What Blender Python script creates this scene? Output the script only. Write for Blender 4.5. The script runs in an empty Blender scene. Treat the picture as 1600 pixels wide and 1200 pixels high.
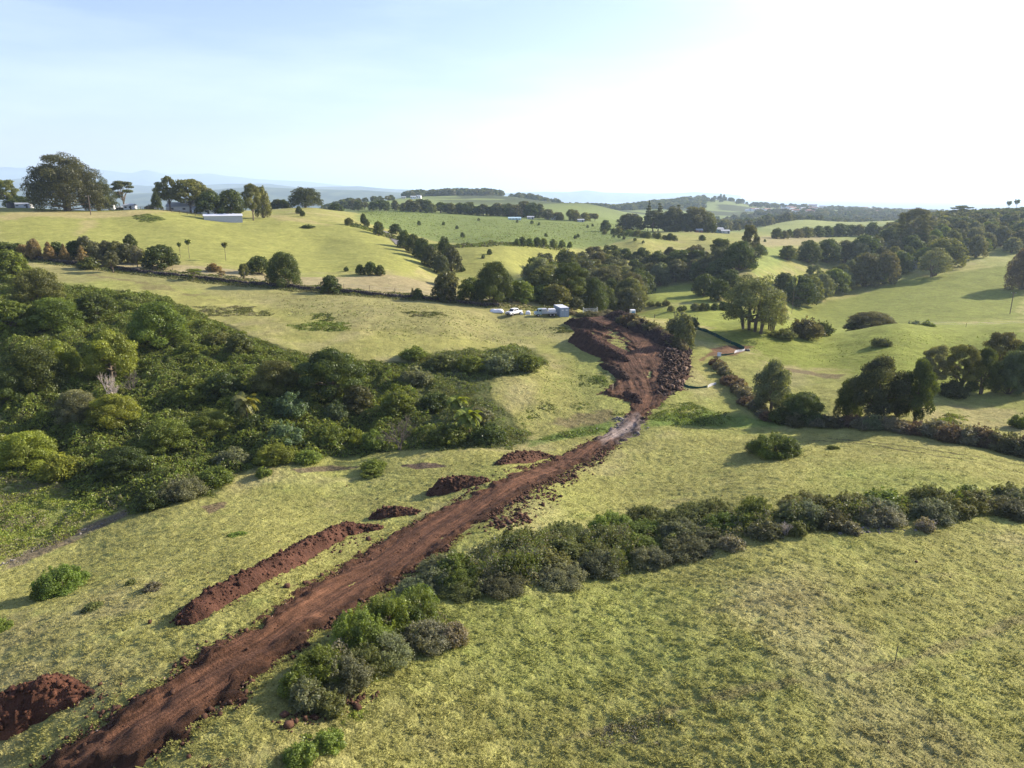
import bpy, math, random
import numpy as np
from mathutils import Vector
R = math.radians
scene = bpy.context.scene

# ---------------------------------------------------------------- camera
FPX, PITCH, CAMH = 1101.0, R(15.0), 30.0
cam_d = bpy.data.cameras.new("camera")
cam_d.sensor_width = 36.0
cam_d.lens = 36.0 * FPX / 1600.0
cam_d.clip_start, cam_d.clip_end = 0.5, 400000.0
cam = bpy.data.objects.new("camera", cam_d)
scene.collection.objects.link(cam)
cam.location = (0, 0, CAMH)
cam.rotation_euler = (R(90) - PITCH, 0, 0)
scene.camera = cam

# ---------------------------------------------------------------- sky, sun, exposure
SUN_AZ, SUN_EL = R(62.0), R(25.0)          # azimuth clockwise from +Y
w = bpy.data.worlds.new("World"); scene.world = w; w.use_nodes = True
nt = w.node_tree; nt.nodes.clear()
sky = nt.nodes.new("ShaderNodeTexSky"); sky.sky_type = 'NISHITA'
sky.sun_disc = False; sky.sun_elevation = SUN_EL; sky.sun_rotation = SUN_AZ
sky.altitude = 100; sky.air_density = 1.0; sky.dust_density = 1.2; sky.ozone_density = 3.0
bg = nt.nodes.new("ShaderNodeBackground"); bg.inputs[1].default_value = 0.092
wo = nt.nodes.new("ShaderNodeOutputWorld")
# thin high cloud: a faint streaky brightening of the sky
tc = nt.nodes.new("ShaderNodeTexCoord"); mp = nt.nodes.new("ShaderNodeMapping")
mp.inputs['Scale'].default_value = (1.2, 1.2, 7.0); mp.inputs['Rotation'].default_value = (R(8), R(-6), 0)
cn = nt.nodes.new("ShaderNodeTexNoise"); cn.inputs['Scale'].default_value = 2.2; cn.inputs['Detail'].default_value = 6; cn.inputs['Roughness'].default_value = .55
cr = nt.nodes.new("ShaderNodeMapRange"); cr.inputs['From Min'].default_value = .42; cr.inputs['From Max'].default_value = .75
cr.inputs['To Min'].default_value = 0.03; cr.inputs['To Max'].default_value = .24
cmx = nt.nodes.new("ShaderNodeMix"); cmx.data_type = 'RGBA'; cmx.inputs[7].default_value = (7.0, 7.5, 9.0, 1)
L = nt.links.new
L(tc.outputs['Generated'], mp.inputs[0]); L(mp.outputs[0], cn.inputs[0]); L(cn.outputs[0], cr.inputs[0])
tint = nt.nodes.new('ShaderNodeVectorMath'); tint.operation = 'MULTIPLY'; tint.inputs[1].default_value = (1.05, .93, 1.06); L(sky.outputs[0], tint.inputs[0])
L(cr.outputs[0], cmx.inputs[0]); L(tint.outputs[0], cmx.inputs[6]); L(cmx.outputs[2], bg.inputs[0])
L(bg.outputs[0], wo.inputs[0])
sun_d = bpy.data.lights.new("sun", 'SUN'); sun_d.energy = 5.0; sun_d.angle = R(.6); sun_d.color = (1.0, .88, .70)
sun = bpy.data.objects.new("sun", sun_d); scene.collection.objects.link(sun)
sd = Vector((math.sin(SUN_AZ) * math.cos(SUN_EL), math.cos(SUN_AZ) * math.cos(SUN_EL), math.sin(SUN_EL)))
sun.rotation_euler = sd.to_track_quat('Z', 'Y').to_euler()
scene.view_settings.view_transform = 'Standard'
scene.view_settings.look = 'None'
scene.view_settings.exposure = 1.32
scene.view_settings.gamma = 1.0
scene.render.engine = 'CYCLES'
cy = scene.cycles
cy.max_bounces = 6; cy.diffuse_bounces = 3; cy.glossy_bounces = 2; cy.transmission_bounces = 4; cy.volume_bounces = 1
cy.transparent_max_bounces = 8
cy.use_denoising = True
cy.use_adaptive_sampling = False

# ---------------------------------------------------------------- noise
_T = np.random.RandomState(7).rand(8, 256, 256).astype(np.float32)
def vn(x, y, s=0):
    xi = np.floor(x).astype(np.int64); yi = np.floor(y).astype(np.int64)
    fx = x - xi; fy = y - yi
    fx = fx * fx * (3 - 2 * fx); fy = fy * fy * (3 - 2 * fy)
    T = _T[s % 8]; x0 = xi & 255; x1 = (xi + 1) & 255; y0 = yi & 255; y1 = (yi + 1) & 255
    a = T[x0, y0]; b = T[x1, y0]; c = T[x0, y1]; d = T[x1, y1]
    return (a + (b - a) * fx + (c - a) * fy + (a - b - c + d) * fx * fy) * 2 - 1
def fbm(x, y, s=0, o=4, g=.5):
    r = 0; a = 1.0; k = 1.0; n = 0
    for i in range(o):
        r = r + a * vn(x * k + 17.3 * i, y * k - 9.1 * i, s + i); n += a; a *= g; k *= 2.03
    return r / n
def sstep(a, b, x):
    t = np.clip((x - a) / (b - a), 0, 1); return t * t * (3 - 2 * t)

# ---------------------------------------------------------------- terrain heights
CP, SP = math.cos(PITCH), math.sin(PITCH)
def ray(px, py):
    u = (px - 800.0) / FPX; v = (600.0 - py) / FPX
    return np.array([u, CP + SP * v, -SP + CP * v])
def on_ray(px, py, Y):
    r = ray(px, py); r = r * (Y / r[1]); return (r[0], r[1], CAMH + r[2])
def colX(px, Y, z):                         # X of the point of depth Y, height z seen in column px
    return (px - 800.0) / FPX * (Y * CP - (z - CAMH) * SP)
CPX = [  # px, py, Y : ground seen there
 (780,494,190),(880,495,190),(980,493,190),(780,472,202),(560,452,206),(400,440,208),(200,421,212),(50,405,216),
 (300,480,170),(420,500,160),(560,500,160),(700,500,166),(860,530,163),(900,600,130),(970,600,128),(1100,600,129),(1100,550,150),
 (820,690,102),(980,672,106),(1150,664,108),(1290,656,108),(1400,655,104),(1590,690,94),(1500,640,113),(1590,640,112),
 (550,712,98),(370,750,88),(130,838,75),(0,885,68),
 (1300,600,128),(1500,612,124),(1600,610,124),(1300,560,150),(1500,560,146),(1200,520,168),(1400,507,172),(1600,506,170),(1200,505,176),(1050,500,184),
 (1170,512,172),
 (600,428,235),(420,418,235),(200,402,232),(0,388,232),(600,450,214),
 (200,360,285),(100,330,335),(20,325,345),(230,328,340),(348,346,340),(440,342,360),(330,380,270),(500,385,300),(560,358,350),(640,400,290),(650,425,258),
 (420,335,400),(300,330,385),(380,330,410),(440,327,450),(480,325,480),(560,345,420),(620,370,385),(700,425,285),
 (800,395,340),(740,400,315),(830,430,275),(850,388,380),(700,378,400),(1000,378,430),
 (600,329,720),(700,340,640),(800,360,520),(700,331,740),(800,335,740),(900,342,700),(900,365,520),(1000,370,500),
 (560,318,1050),(680,312,1400),(760,322,1150),(850,317,1300),(930,320,1200),
 (1040,360,600),(1130,362,600),(1160,372,520),(1120,395,420),(1200,372,540),(1210,392,440),(1170,420,340),
 (1050,465,280),(1020,460,290),(1080,455,310),
 (1300,352,900),(1200,358,850),(1380,345,950),(1260,343,1000),
 (1380,450,370),(1300,470,340),(1400,430,405),(1590,420,400),(1590,470,330),(1500,480,310),(1250,480,320),
 (1300,440,400),(1240,405,430),(1290,405,450),
 (1175,324,2300),(1100,320,2200),(1040,322,2100),(1230,338,1700),(1290,334,1900),(1400,332,2600),(1330,328,3000),
 (640,308,1700),(760,308,1900),
]
CPW = [  # px, Y, z : hidden or guessed ground
 (800,8,1),(0,8,0),(1600,8,2),(0,30,-1),(800,30,0),(1600,30,1.5),(100,45,-1),(800,45,0),(1500,45,1.5),(400,60,-2),(800,60,-1),(1500,60,1),
 (1500,75,0),(800,80,-3),(1200,75,-1),(1200,95,-4),(1500,88,-2),(200,60,-4),(600,85,-6),(0,52,-4),
 (0,90,-7.5),(200,95,-6.5),(400,105,-5),(0,130,1),(200,130,0),(400,130,-.5),(600,125,-3.5),(700,112,-5.5),(0,170,5.5),(150,180,6.5),(250,190,6.5),
 (820,135,-3.2),(700,140,-2),
 (1050,215,-7),(1150,215,-8),(1250,225,-13),(1400,225,-14),(1600,225,-14),(900,225,-5),(900,260,-12),(1000,240,-12),(1250,270,-18),(1450,270,-19),(1600,270,-19),
 (850,300,-12),(950,330,-15),(1000,380,-15),(1100,350,-13),(780,250,-5),(760,225,-2),
 (1450,500,-5),(1600,520,-3),(1500,650,2),(1600,800,6),(1400,700,-2),(1350,600,-6),
 (0,420,20),(200,450,14),(400,560,10),(0,600,-15),(200,700,-25),(300,600,-5),(480,580,15),(480,700,6),(420,900,-20),
 (0,1200,-60),(300,1400,-60),(500,1300,-5),(0,2500,-80),(300,2500,-75),(450,2500,-60),(0,5000,-80),(300,5000,-80),(500,4500,-70),(600,3500,-40),
 (700,3000,-30),(0,12000,-70),(300,12000,-70),(500,9000,-75),(620,6500,-90),(700,5000,-90),(760,6000,-130),(650,9000,-130),(560,14000,-140),
 (800,1800,25),(870,1800,5),(900,2600,-40),(950,2600,-30),(800,4000,-80),(900,4200,-110),(1000,3000,-20),(1000,4200,-110),(1130,2800,-12),(1130,2500,14),
 (1100,4000,-90),(1200,2900,-25),(1200,4200,-80),(1300,4500,-70),(1400,4000,-60),(1400,4900,-80),(1300,5600,-115),(1200,5600,-120),(1100,5200,-120),
 (1450,5400,-110),(1500,3600,-70),(1600,3000,-60),(1600,4200,-115),(1500,4600,-110),(1400,6500,-140),(1600,6500,-150),(1000,7000,-150),(800,8000,-150),(1600,12000,-200),(1000,12000,-200),(800,14000,-200),
 (1280,1300,-25),(1400,1400,-30),(1150,1200,-25),(1030,900,-12),(1040,1400,-20),(960,850,0),(1600,1500,-10),(1130,1700,-25),
 (0,30000,-150),(1600,30000,-300),(-400,40,-3),(-400,100,-4),(-400,200,8),(-400,400,18),(-400,1000,-30),(2200,50,3),(2200,100,0),(2200,200,-5),(2200,400,0),(2200,1000,0),(2200,4000,-120),(-400,5000,-80),
]
pts = []
for px, py, Y in CPX: pts.append(on_ray(px, py, Y))
for px, Y, z in CPW: pts.append((colX(px, Y, z), Y, z))
pts = np.array(pts, float)
KTH = 3.0
def warp(X, Y): return np.stack([KTH * np.arctan2(X, Y), np.log(np.hypot(X, Y))], -1)
_c = warp(pts[:, 0], pts[:, 1])
def _phi(d2): return .5 * d2 * np.log(d2 + 1e-12)
_D2 = ((_c[:, None] - _c[None]) ** 2).sum(-1)
n = len(_c)
_A = np.zeros((n + 3, n + 3)); _A[:n, :n] = _phi(_D2) + np.eye(n) * 2e-4
_A[:n, n] = 1; _A[:n, n + 1:] = _c; _A[n, :n] = 1; _A[n + 1:, :n] = _c.T
_W = np.linalg.solve(_A, np.concatenate([pts[:, 2], [0, 0, 0]]))
TH0, TH1, NT = R(-82), R(82), 420
LR0, LR1, NR = math.log(3.0), math.log(40000.0), 640
_th = np.linspace(TH0, TH1, NT); _lr = np.linspace(LR0, LR1, NR)
_gx, _gy = np.meshgrid(_th * KTH, _lr, indexing='ij')
_q = np.stack([_gx.ravel(), _gy.ravel()], -1)
_G = np.zeros(len(_q))
for k in range(0, len(_q), 20000):
    q = _q[k:k + 20000]
    d2 = ((q[:, None] - _c[None]) ** 2).sum(-1)
    _G[k:k + 20000] = _phi(d2) @ _W[:n] + _W[n] + q @ _W[n + 1:]
_G = np.clip(_G.reshape(NT, NR), -300, 130)
def H0(X, Y):
    X = np.asarray(X, float); Y = np.asarray(Y, float)
    a = (np.arctan2(X, Y) - TH0) / (TH1 - TH0) * (NT - 1)
    b = (np.log(np.maximum(np.hypot(X, Y), 3.01)) - LR0) / (LR1 - LR0) * (NR - 1)
    a = np.clip(a, 0, NT - 1.001); b = np.clip(b, 0, NR - 1.001)
    i = a.astype(int); j = b.astype(int); fa = a - i; fb = b - j
    return (_G[i, j] * (1 - fa) + _G[i + 1, j] * fa) * (1 - fb) + (_G[i, j + 1] * (1 - fa) + _G[i + 1, j + 1] * fa) * fb
def H(X, Y):                                # ground height everywhere
    X = np.asarray(X, float); Y = np.asarray(Y, float)
    r = np.hypot(X, Y)
    z = H0(X, Y)
    z = z + fbm(X / 14, Y / 14, 1, 3) * .35 * sstep(8, 40, r)
    z = z + fbm(X / 90, Y / 90, 2, 3) * 1.6 * sstep(250, 600, r)
    z = z + fbm(X / 500, Y / 500, 3, 4) * 14 * sstep(1800, 3500, r)
    return z
_S = np.exp(np.linspace(math.log(20), math.log(30000), 5000))
def place(px, py, fallback=True):           # first ground point seen at a pixel of the 1600x1200 frame
    r = ray(px, py); r = r / r[1]
    d = CAMH + r[2] * _S - H(r[0] * _S, _S)
    k = np.nonzero(d < 0)[0]
    if len(k) == 0 or k[0] == 0:
        return None if not fallback else (r[0] * 900, 900.0, float(H(r[0] * 900, 900.0)))
    k = k[0]; f = d[k - 1] / (d[k - 1] - d[k]); Y = _S[k - 1] + (_S[k] - _S[k - 1]) * f
    X = r[0] * Y
    return (float(X), float(Y), float(H(X, Y)))
def placeY(px, Y):
    z = float(H(colX(px, Y, 0), Y)); X = colX(px, Y, z); z = float(H(X, Y))
    return (X, Y, z)
def to_world_poly(P): return np.array([place(x, y)[:2] for x, y in P])
def pip(X, Y, P):
    ins = np.zeros(X.shape, bool); m = len(P)
    for i in range(m):
        x0, y0 = P[i]; x1, y1 = P[(i + 1) % m]
        c = ((y0 > Y) != (y1 > Y)) & (X < (x1 - x0) * (Y - y0) / (y1 - y0 + 1e-12) + x0)
        ins ^= c
    return ins
def seg_d(X, Y, P, closed=True):            # distance, along coordinate, signed side distance
    best = np.full(X.shape, 1e9); s_at = np.zeros(X.shape); c_at = np.zeros(X.shape); acc = 0
    m = len(P)
    for i in range(m if closed else m - 1):
        x0, y0 = P[i]; x1, y1 = P[(i + 1) % m]; dx, dy = x1 - x0, y1 - y0; ll = math.hypot(dx, dy) + 1e-9
        t = np.clip(((X - x0) * dx + (Y - y0) * dy) / ll ** 2, 0, 1)
        d = np.hypot(X - x0 - t * dx, Y - y0 - t * dy)
        k = d < best; best = np.where(k, d, best)
        s_at = np.where(k, acc + t * ll, s_at); c_at = np.where(k, ((X - x0) * dy - (Y - y0) * dx) / ll, c_at)
        acc += ll
    return best, s_at, c_at
def sdf(X, Y, P):                           # positive inside
    d = seg_d(X, Y, P)[0]; return np.where(pip(X, Y, P), d, -d)

# ---------------------------------------------------------------- helpers
COL = scene.collection
def mesh_np(name, V, F, mats, smooth=False, attrs=None, mi=None):
    V = np.asarray(V, np.float32); F = np.asarray(F, np.int32)
    me = bpy.data.meshes.new(name); k = F.shape[1]
    me.vertices.add(len(V)); me.vertices.foreach_set("co", V.ravel())
    me.loops.add(F.size); me.loops.foreach_set("vertex_index", F.ravel())
    me.polygons.add(len(F)); me.polygons.foreach_set("loop_start", np.arange(0, F.size, k, dtype=np.int32))
    try: me.polygons.foreach_set("loop_total", np.full(len(F), k, np.int32))
    except Exception: pass
    if smooth: me.polygons.foreach_set("use_smooth", np.ones(len(F), bool))
    for m in (mats if isinstance(mats, (list, tuple)) else [mats]): me.materials.append(m)
    if mi is not None: me.polygons.foreach_set("material_index", np.asarray(mi, np.int32))
    for nm, (dom, typ, arr) in (attrs or {}).items():
        a = me.attributes.new(nm, typ, dom)
        a.data.foreach_set({'FLOAT': 'value', 'FLOAT_COLOR': 'color', 'FLOAT_VECTOR': 'vector'}[typ], np.asarray(arr, np.float32).ravel())
    me.update(calc_edges=True); return me
def link(name, me, parent=None, loc=None, label=None, cat=None, group=None, kind=None, color=None):
    o = bpy.data.objects.new(name, me); COL.objects.link(o)
    if parent is not None: o.parent = parent
    if loc is not None: o.location = loc
    if label: o['label'] = label
    if cat: o['category'] = cat
    if group: o['group'] = group
    if kind: o['kind'] = kind
    if color is not None: o.color = (*color, 1)
    return o
def empty(name, loc, label, cat, group=None, rz=0):
    o = link(name, None, None, loc, label, cat, group); o.rotation_euler = (0, 0, rz); o.empty_display_size = .5; return o

# ---------------------------------------------------------------- materials
def new_mat(name, rough=.9, spec=.2):
    m = bpy.data.materials.new(name); m.use_nodes = True
    b = m.node_tree.nodes['Principled BSDF']; b.inputs['Roughness'].default_value = rough
    b.inputs['Specular IOR Level'].default_value = spec
    return m, m.node_tree, b
def N(t, typ, **kw):
    x = t.nodes.new(typ)
    for k, v in kw.items(): setattr(x, k, v)
    return x
def noise(t, scale, detail=4, rough=.55, vec=None, dist=0):
    x = N(t, "ShaderNodeTexNoise"); x.inputs['Scale'].default_value = scale; x.inputs['Detail'].default_value = detail
    x.inputs['Roughness'].default_value = rough; x.inputs['Distortion'].default_value = dist
    if vec is not None: t.links.new(vec, x.inputs['Vector'])
    return x
def rng(t, src, a, b, c, d):
    x = N(t, "ShaderNodeMapRange"); x.inputs[1].default_value = a; x.inputs[2].default_value = b; x.inputs[3].default_value = c; x.inputs[4].default_value = d
    t.links.new(src, x.inputs[0]); return x.outputs[0]
def mulc(t, col, fac):
    x = N(t, "ShaderNodeVectorMath", operation='SCALE'); t.links.new(col, x.inputs[0]); t.links.new(fac, x.inputs['Scale']); return x.outputs[0]
def mixc(t, f, a, b):
    x = N(t, "ShaderNodeMix", data_type='RGBA')
    for s, v in ((0, f), (6, a), (7, b)):
        if hasattr(v, 'default_value') or hasattr(v, 'is_linked'): t.links.new(v, x.inputs[s])
        else: x.inputs[s].default_value = v if s == 0 else (*v, 1)
    return x.outputs[2]
def bump(t, b, h, strength, dist):
    x = N(t, "ShaderNodeBump"); x.inputs['Strength'].default_value = strength; x.inputs['Distance'].default_value = dist
    t.links.new(h, x.inputs['Height']); t.links.new(x.outputs[0], b.inputs['Normal']); return x
def math2(t, op, a, b):
    x = N(t, "ShaderNodeMath", operation=op)
    for i, v in enumerate((a, b)):
        if isinstance(v, (int, float)): x.inputs[i].default_value = v
        else: t.links.new(v, x.inputs[i])
    return x.outputs[0]

def grass_material():
    m, t, b = new_mat("pasture_grass", 1.0, 0.05)
    at = N(t, "ShaderNodeAttribute", attribute_name="base"); tx = N(t, "ShaderNodeTexCoord"); P = tx.outputs['Object']
    n1 = noise(t, .9, 6, .62, P); n2 = noise(t, 5.5, 4, .6, P); n3 = noise(t, .12, 5, .6, P); n4 = noise(t, 2.3, 5, .65, P, .6)
    f = math2(t, 'MULTIPLY', rng(t, n1.outputs[0], .3, .7, .78, 1.22), rng(t, n2.outputs[0], .3, .7, .78, 1.2))
    f = math2(t, 'MULTIPLY', f, rng(t, n3.outputs[0], .3, .7, .86, 1.12))
    n6 = noise(t, .33, 4, .65, P); f = math2(t, 'MULTIPLY', f, rng(t, n6.outputs[0], .32, .68, .84, 1.16))
    c = mulc(t, at.outputs['Color'], f)
    dry = mulc(t, mixc(t, .5, at.outputs['Color'], (.30, .24, .12)), f)
    c = mixc(t, rng(t, n4.outputs[0], .5, .72, 0, .5), c, dry)
    grn = mulc(t, mixc(t, .6, at.outputs['Color'], (.09, .17, .03)), f)
    n5 = noise(t, .45, 5, .65, P, .3)
    c = mixc(t, rng(t, n5.outputs[0], .55, .72, 0, .45), c, grn)
    t.links.new(c, b.inputs['Base Color'])
    h = math2(t, 'ADD', math2(t, 'MULTIPLY', n2.outputs[0], .5), n4.outputs[0])
    bump(t, b, h, 1.0, .20)
    b.inputs['Sheen Weight'].default_value = .0
    return m
M_GRASS = grass_material()
def soil_material():
    m, t, b = new_mat("bare_red_soil", .95, .15)
    at = N(t, "ShaderNodeAttribute", attribute_name="base"); sc = N(t, "ShaderNodeAttribute", attribute_name="along")
    tx = N(t, "ShaderNodeTexCoord"); P = tx.outputs['Object']
    n1 = noise(t, .7, 6, .65, P); n2 = noise(t, 6, 5, .7, P); n3 = noise(t, 22, 3, .6, P)
    st = N(t, "ShaderNodeMapping"); st.inputs['Scale'].default_value = (.16, 3.4, 1); t.links.new(sc.outputs['Vector'], st.inputs[0])
    n4 = noise(t, 1.0, 5, .6, st.outputs[0])
    f = math2(t, 'MULTIPLY', rng(t, n1.outputs[0], .3, .7, .65, 1.35), rng(t, n2.outputs[0], .3, .7, .75, 1.25))
    f = math2(t, 'MULTIPLY', f, rng(t, n4.outputs[0], .35, .65, .55, 1.5))
    c = mulc(t, at.outputs['Color'], f)
    c = mixc(t, rng(t, n3.outputs[0], .66, .74, 0, .5), c, (.28, .17, .12))
    t.links.new(c, b.inputs['Base Color'])
    wv = N(t, "ShaderNodeTexWave"); wv.wave_type = 'BANDS'; wv.bands_direction = 'X'; wv.inputs['Scale'].default_value = 1.25; wv.inputs['Distortion'].default_value = 1.2
    t.links.new(sc.outputs['Vector'], wv.inputs['Vector']); wm = rng(t, noise(t, .35, 2, .5, P).outputs[0], .5, .65, 0, .10)
    h = math2(t, 'ADD', math2(t, 'MULTIPLY', n2.outputs[0], 1.2), math2(t, 'MULTIPLY', n4.outputs[0], .8))
    h = math2(t, 'ADD', h, math2(t, 'MULTIPLY', wv.outputs[1], wm))
    bump(t, b, h, 1.0, .22)
    return m
M_SOIL = soil_material()
def leaf_material(name, trans=.35, obj_col=True, col=(.1, .1, .1), attr=None):
    m = bpy.data.materials.new(name); m.use_nodes = True; t = m.node_tree; t.nodes.clear()
    out = N(t, "ShaderNodeOutputMaterial"); rv = N(t, "ShaderNodeAttribute", attribute_name="rv")
    if attr: c0 = N(t, "ShaderNodeAttribute", attribute_name=attr).outputs['Color']
    else: c0 = N(t, "ShaderNodeObjectInfo").outputs['Color']
    f = rng(t, rv.outputs['Fac'], 0, 1, .55, 1.5)
    c = mulc(t, c0, f)
    yel = N(t, "ShaderNodeVectorMath", operation='MULTIPLY'); t.links.new(c, yel.inputs[0]); yel.inputs[1].default_value = (1.18, 1.12, .72)
    c = mixc(t, rng(t, rv.outputs['Fac'], .7, 1, 0, .8), c, yel.outputs[0])
    d = N(t, "ShaderNodeBsdfDiffuse"); tr = N(t, "ShaderNodeBsdfTranslucent"); mx = N(t, "ShaderNodeMixShader"); mx.inputs[0].default_value = trans
    tc_ = N(t, "ShaderNodeVectorMath", operation='MULTIPLY'); t.links.new(c, tc_.inputs[0]); tc_.inputs[1].default_value = (1.7, 1.6, .7)
    t.links.new(c, d.inputs[0]); t.links.new(tc_.outputs[0], tr.inputs[0])
    g = N(t, "ShaderNodeBsdfGlossy"); g.inputs['Roughness'].default_value = .45; g.inputs[0].default_value = (.9, .95, 1, 1)
    mg = N(t, "ShaderNodeMixShader"); mg.inputs[0].default_value = .015
    t.links.new(d.outputs[0], mx.inputs[1]); t.links.new(tr.outputs[0], mx.inputs[2])
    t.links.new(mx.outputs[0], mg.inputs[1]); t.links.new(g.outputs[0], mg.inputs[2]); t.links.new(mg.outputs[0], out.inputs[0])
    return m
M_LEAF = leaf_material("foliage")
def tuft_material():
    m = bpy.data.materials.new("grass_blades"); m.use_nodes = True; t = m.node_tree; t.nodes.clear()
    out = N(t, "ShaderNodeOutputMaterial"); rv = N(t, "ShaderNodeAttribute", attribute_name="rv"); c = mulc(t, N(t, "ShaderNodeAttribute", attribute_name="tint").outputs['Color'], rng(t, rv.outputs['Fac'], 0, 1, .95, 1.45))
    d = N(t, "ShaderNodeBsdfDiffuse"); tr = N(t, "ShaderNodeBsdfTranslucent"); mx = N(t, "ShaderNodeMixShader"); mx.inputs[0].default_value = .5
    t.links.new(c, d.inputs[0]); t.links.new(c, tr.inputs[0]); t.links.new(d.outputs[0], mx.inputs[1]); t.links.new(tr.outputs[0], mx.inputs[2]); t.links.new(mx.outputs[0], out.inputs[0]); return m
M_TUFT = tuft_material()
def bark_material(name, c1, c2):
    m, t, b = new_mat(name, .95, .1); tx = N(t, "ShaderNodeTexCoord"); n1 = noise(t, 9, 5, .6, tx.outputs['Object'])
    t.links.new(mixc(t, rng(t, n1.outputs[0], .35, .65, 0, 1), c1, c2), b.inputs['Base Color']); return m
M_BARK = bark_material("bark", (.09, .07, .05), (.2, .165, .13))
M_PALEBARK = bark_material("pale_bark", (.32, .27, .23), (.5, .44, .38))
def plain(name, col, rough=.6, spec=.4, metal=0, var=.12, scale=3.0):
    m, t, b = new_mat(name, rough, spec); b.inputs['Metallic'].default_value = metal
    tx = N(t, "ShaderNodeTexCoord"); n1 = noise(t, scale, 5, .6, tx.outputs['Object'])
    t.links.new(mixc(t, rng(t, n1.outputs[0], .3, .7, 0, 1), tuple(c * (1 - var) for c in col), tuple(c * (1 + var) for c in col)), b.inputs['Base Color'])
    return m
# ================================================================ TERRAIN
def zone(P): return to_world_poly(P)
PAST = np.array([.248, .244, .080]); LUSH = np.array([.185, .215, .046]); HAY = np.array([.238, .246, .070]); TAN = np.array([.30, .26, .14])
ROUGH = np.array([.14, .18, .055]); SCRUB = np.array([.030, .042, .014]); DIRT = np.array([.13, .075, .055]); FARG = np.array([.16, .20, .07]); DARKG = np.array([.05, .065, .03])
Z = []   # polygon, colour, softness (m), edge noise (m), strength
def addz(P, c, soft=1.0, en=1.0, s=1.0): Z.append((zone(P), np.array(c), soft, en, s))
# far land between the hills and the coast
addz([(0,332),(200,327),(348,341),(440,338),(500,345),(570,357),(600,372),(650,420),(640,428),(520,426),(400,420),(230,404),(0,390)], HAY, 1.5, 1.5)
addz([(595,352),(625,368),(760,378),(860,389),(905,398),(850,425),(800,450),(720,425),(690,395)], HAY * .93, 2, 2)
addz([(0,333),(60,329),(240,329),(300,331),(230,337),(130,341),(60,338),(0,345)], (.36, .29, .15), 3, 4, .6)
addz([(128,345),(150,343),(150,352),(120,368),(128,356)], (.36, .29, .15), 2, 2, .5)
addz([(405,334),(470,341),(520,352),(440,345)], (.36, .29, .15), 3, 3, .5)
addz([(28,398),(100,404),(250,413),(400,425),(470,433),(540,433),(690,447),(720,463),(790,470),(880,483),(780,479),(620,463),(540,456),(400,443),(250,428),(100,409),(28,401)], TAN, .5, .4)
addz([(560,440),(700,438),(760,470),(640,470),(560,455)], TAN * .8, 2, 2, .6)
addz([(560,326),(650,328),(760,337),(1000,350),(1030,374),(900,388),(780,384),(640,365),(560,345)], ROUGH, 4, 5)
addz([(1130,356),(1200,347),(1400,338),(1400,350),(1300,352),(1210,360),(1250,368)], (.22, .25, .09), 8, 8)
addz([(1165,372),(1250,365),(1300,372),(1250,384),(1200,388)], TAN * .9, 5, 5, .8)
addz([(1170,388),(1230,385),(1240,400),(1180,430)], (.2, .24, .07), 5, 5)
addz([(1005,450),(1080,443),(1110,450),(1120,475),(1005,478)], LUSH, 3, 3)
addz([(1230,470),(1400,440),(1600,412),(1600,500),(1230,500)], LUSH * .85, 3, 4)
# near ridge on the right: lush grass
addz([(985,492),(1600,504),(1600,600),(1430,612),(1300,580),(1180,560),(1110,520)], LUSH, 3, 5)
addz([(1450,650),(1500,636),(1600,636),(1600,672),(1520,668)], (.30, .27, .12), 2, 3, .8)
# hillside above the thicket, dry
addz([(50,415),(400,442),(780,478),(900,500),(800,540),(560,510),(400,470),(200,440),(80,440)], (.21, .20, .085), 3, 4, .7)
addz([(150,430),(240,440),(330,470),(230,450)], (.12, .085, .06), 1, 3, .5)
# thicket floor
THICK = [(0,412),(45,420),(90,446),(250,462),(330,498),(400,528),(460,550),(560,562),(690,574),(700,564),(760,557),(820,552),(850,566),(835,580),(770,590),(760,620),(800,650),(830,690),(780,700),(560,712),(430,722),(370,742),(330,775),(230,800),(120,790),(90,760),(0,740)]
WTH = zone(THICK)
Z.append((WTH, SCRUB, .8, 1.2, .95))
addz([(0,745),(90,765),(130,800),(120,835),(40,860),(0,870)], (.19, .21, .06), 1, 2)
addz([(0,875),(60,850),(130,825),(200,795),(205,802),(130,838),(70,868),(0,895)], (.13, .10, .08), .4, .8, .8)
addz([(0,800),(50,805),(60,820),(0,835)], (.22, .18, .13), .6, 1, .7)
addz([(1010,655),(1100,640),(1200,655),(1240,640),(1290,640),(1240,665),(1170,668),(1100,668),(1010,668)], (.11, .17, .035), 1, 1.5, .8)
addz([(820,690),(900,668),(960,655),(960,672),(900,684),(830,697)], (.10, .15, .035), .8, 1, .9)
addz([(865,655),(945,645),(960,660),(900,668),(850,665)], (.13, .10, .06), .8, 2.5, .7)
addz([(1090,566),(1110,545),(1140,540),(1180,541),(1150,556),(1110,557)], (.15, .08, .055), .4, .8, .9)
addz([(1225,574),(1320,585),(1310,592),(1225,580)], (.14, .10, .07), .5, .8, .7)
addz([(630,728),(680,724),(700,730),(650,734)], (.09, .06, .055), .2, .4, .9)
addz([(455,734),(520,728),(560,730),(470,740)], (.10, .07, .06), .2, .4, .8)
addz([(315,792),(350,786),(350,795),(325,805)], (.12, .08, .06), .2, .4, .8)
addz([(880,1152),(1000,1120),(1110,1088),(1230,1062),(1400,1036),(1500,1000),(1600,962),(1600,970),(1500,1010),(1400,1046),(1230,1072),(1110,1098),(1000,1130),(880,1164)], (.17,.145,.075), .25, .5, .55)
addz([(1100,955),(1300,925),(1600,880),(1600,885),(1300,931),(1100,962)], (.19,.17,.08), .2, .4, .4)
addz([(640,560),(760,545),(830,545),(850,566),(835,580),(770,590),(760,620),(800,650),(830,690),(700,700),(640,640)], (.085,.10,.035), 1.5, 2, .8)
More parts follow.
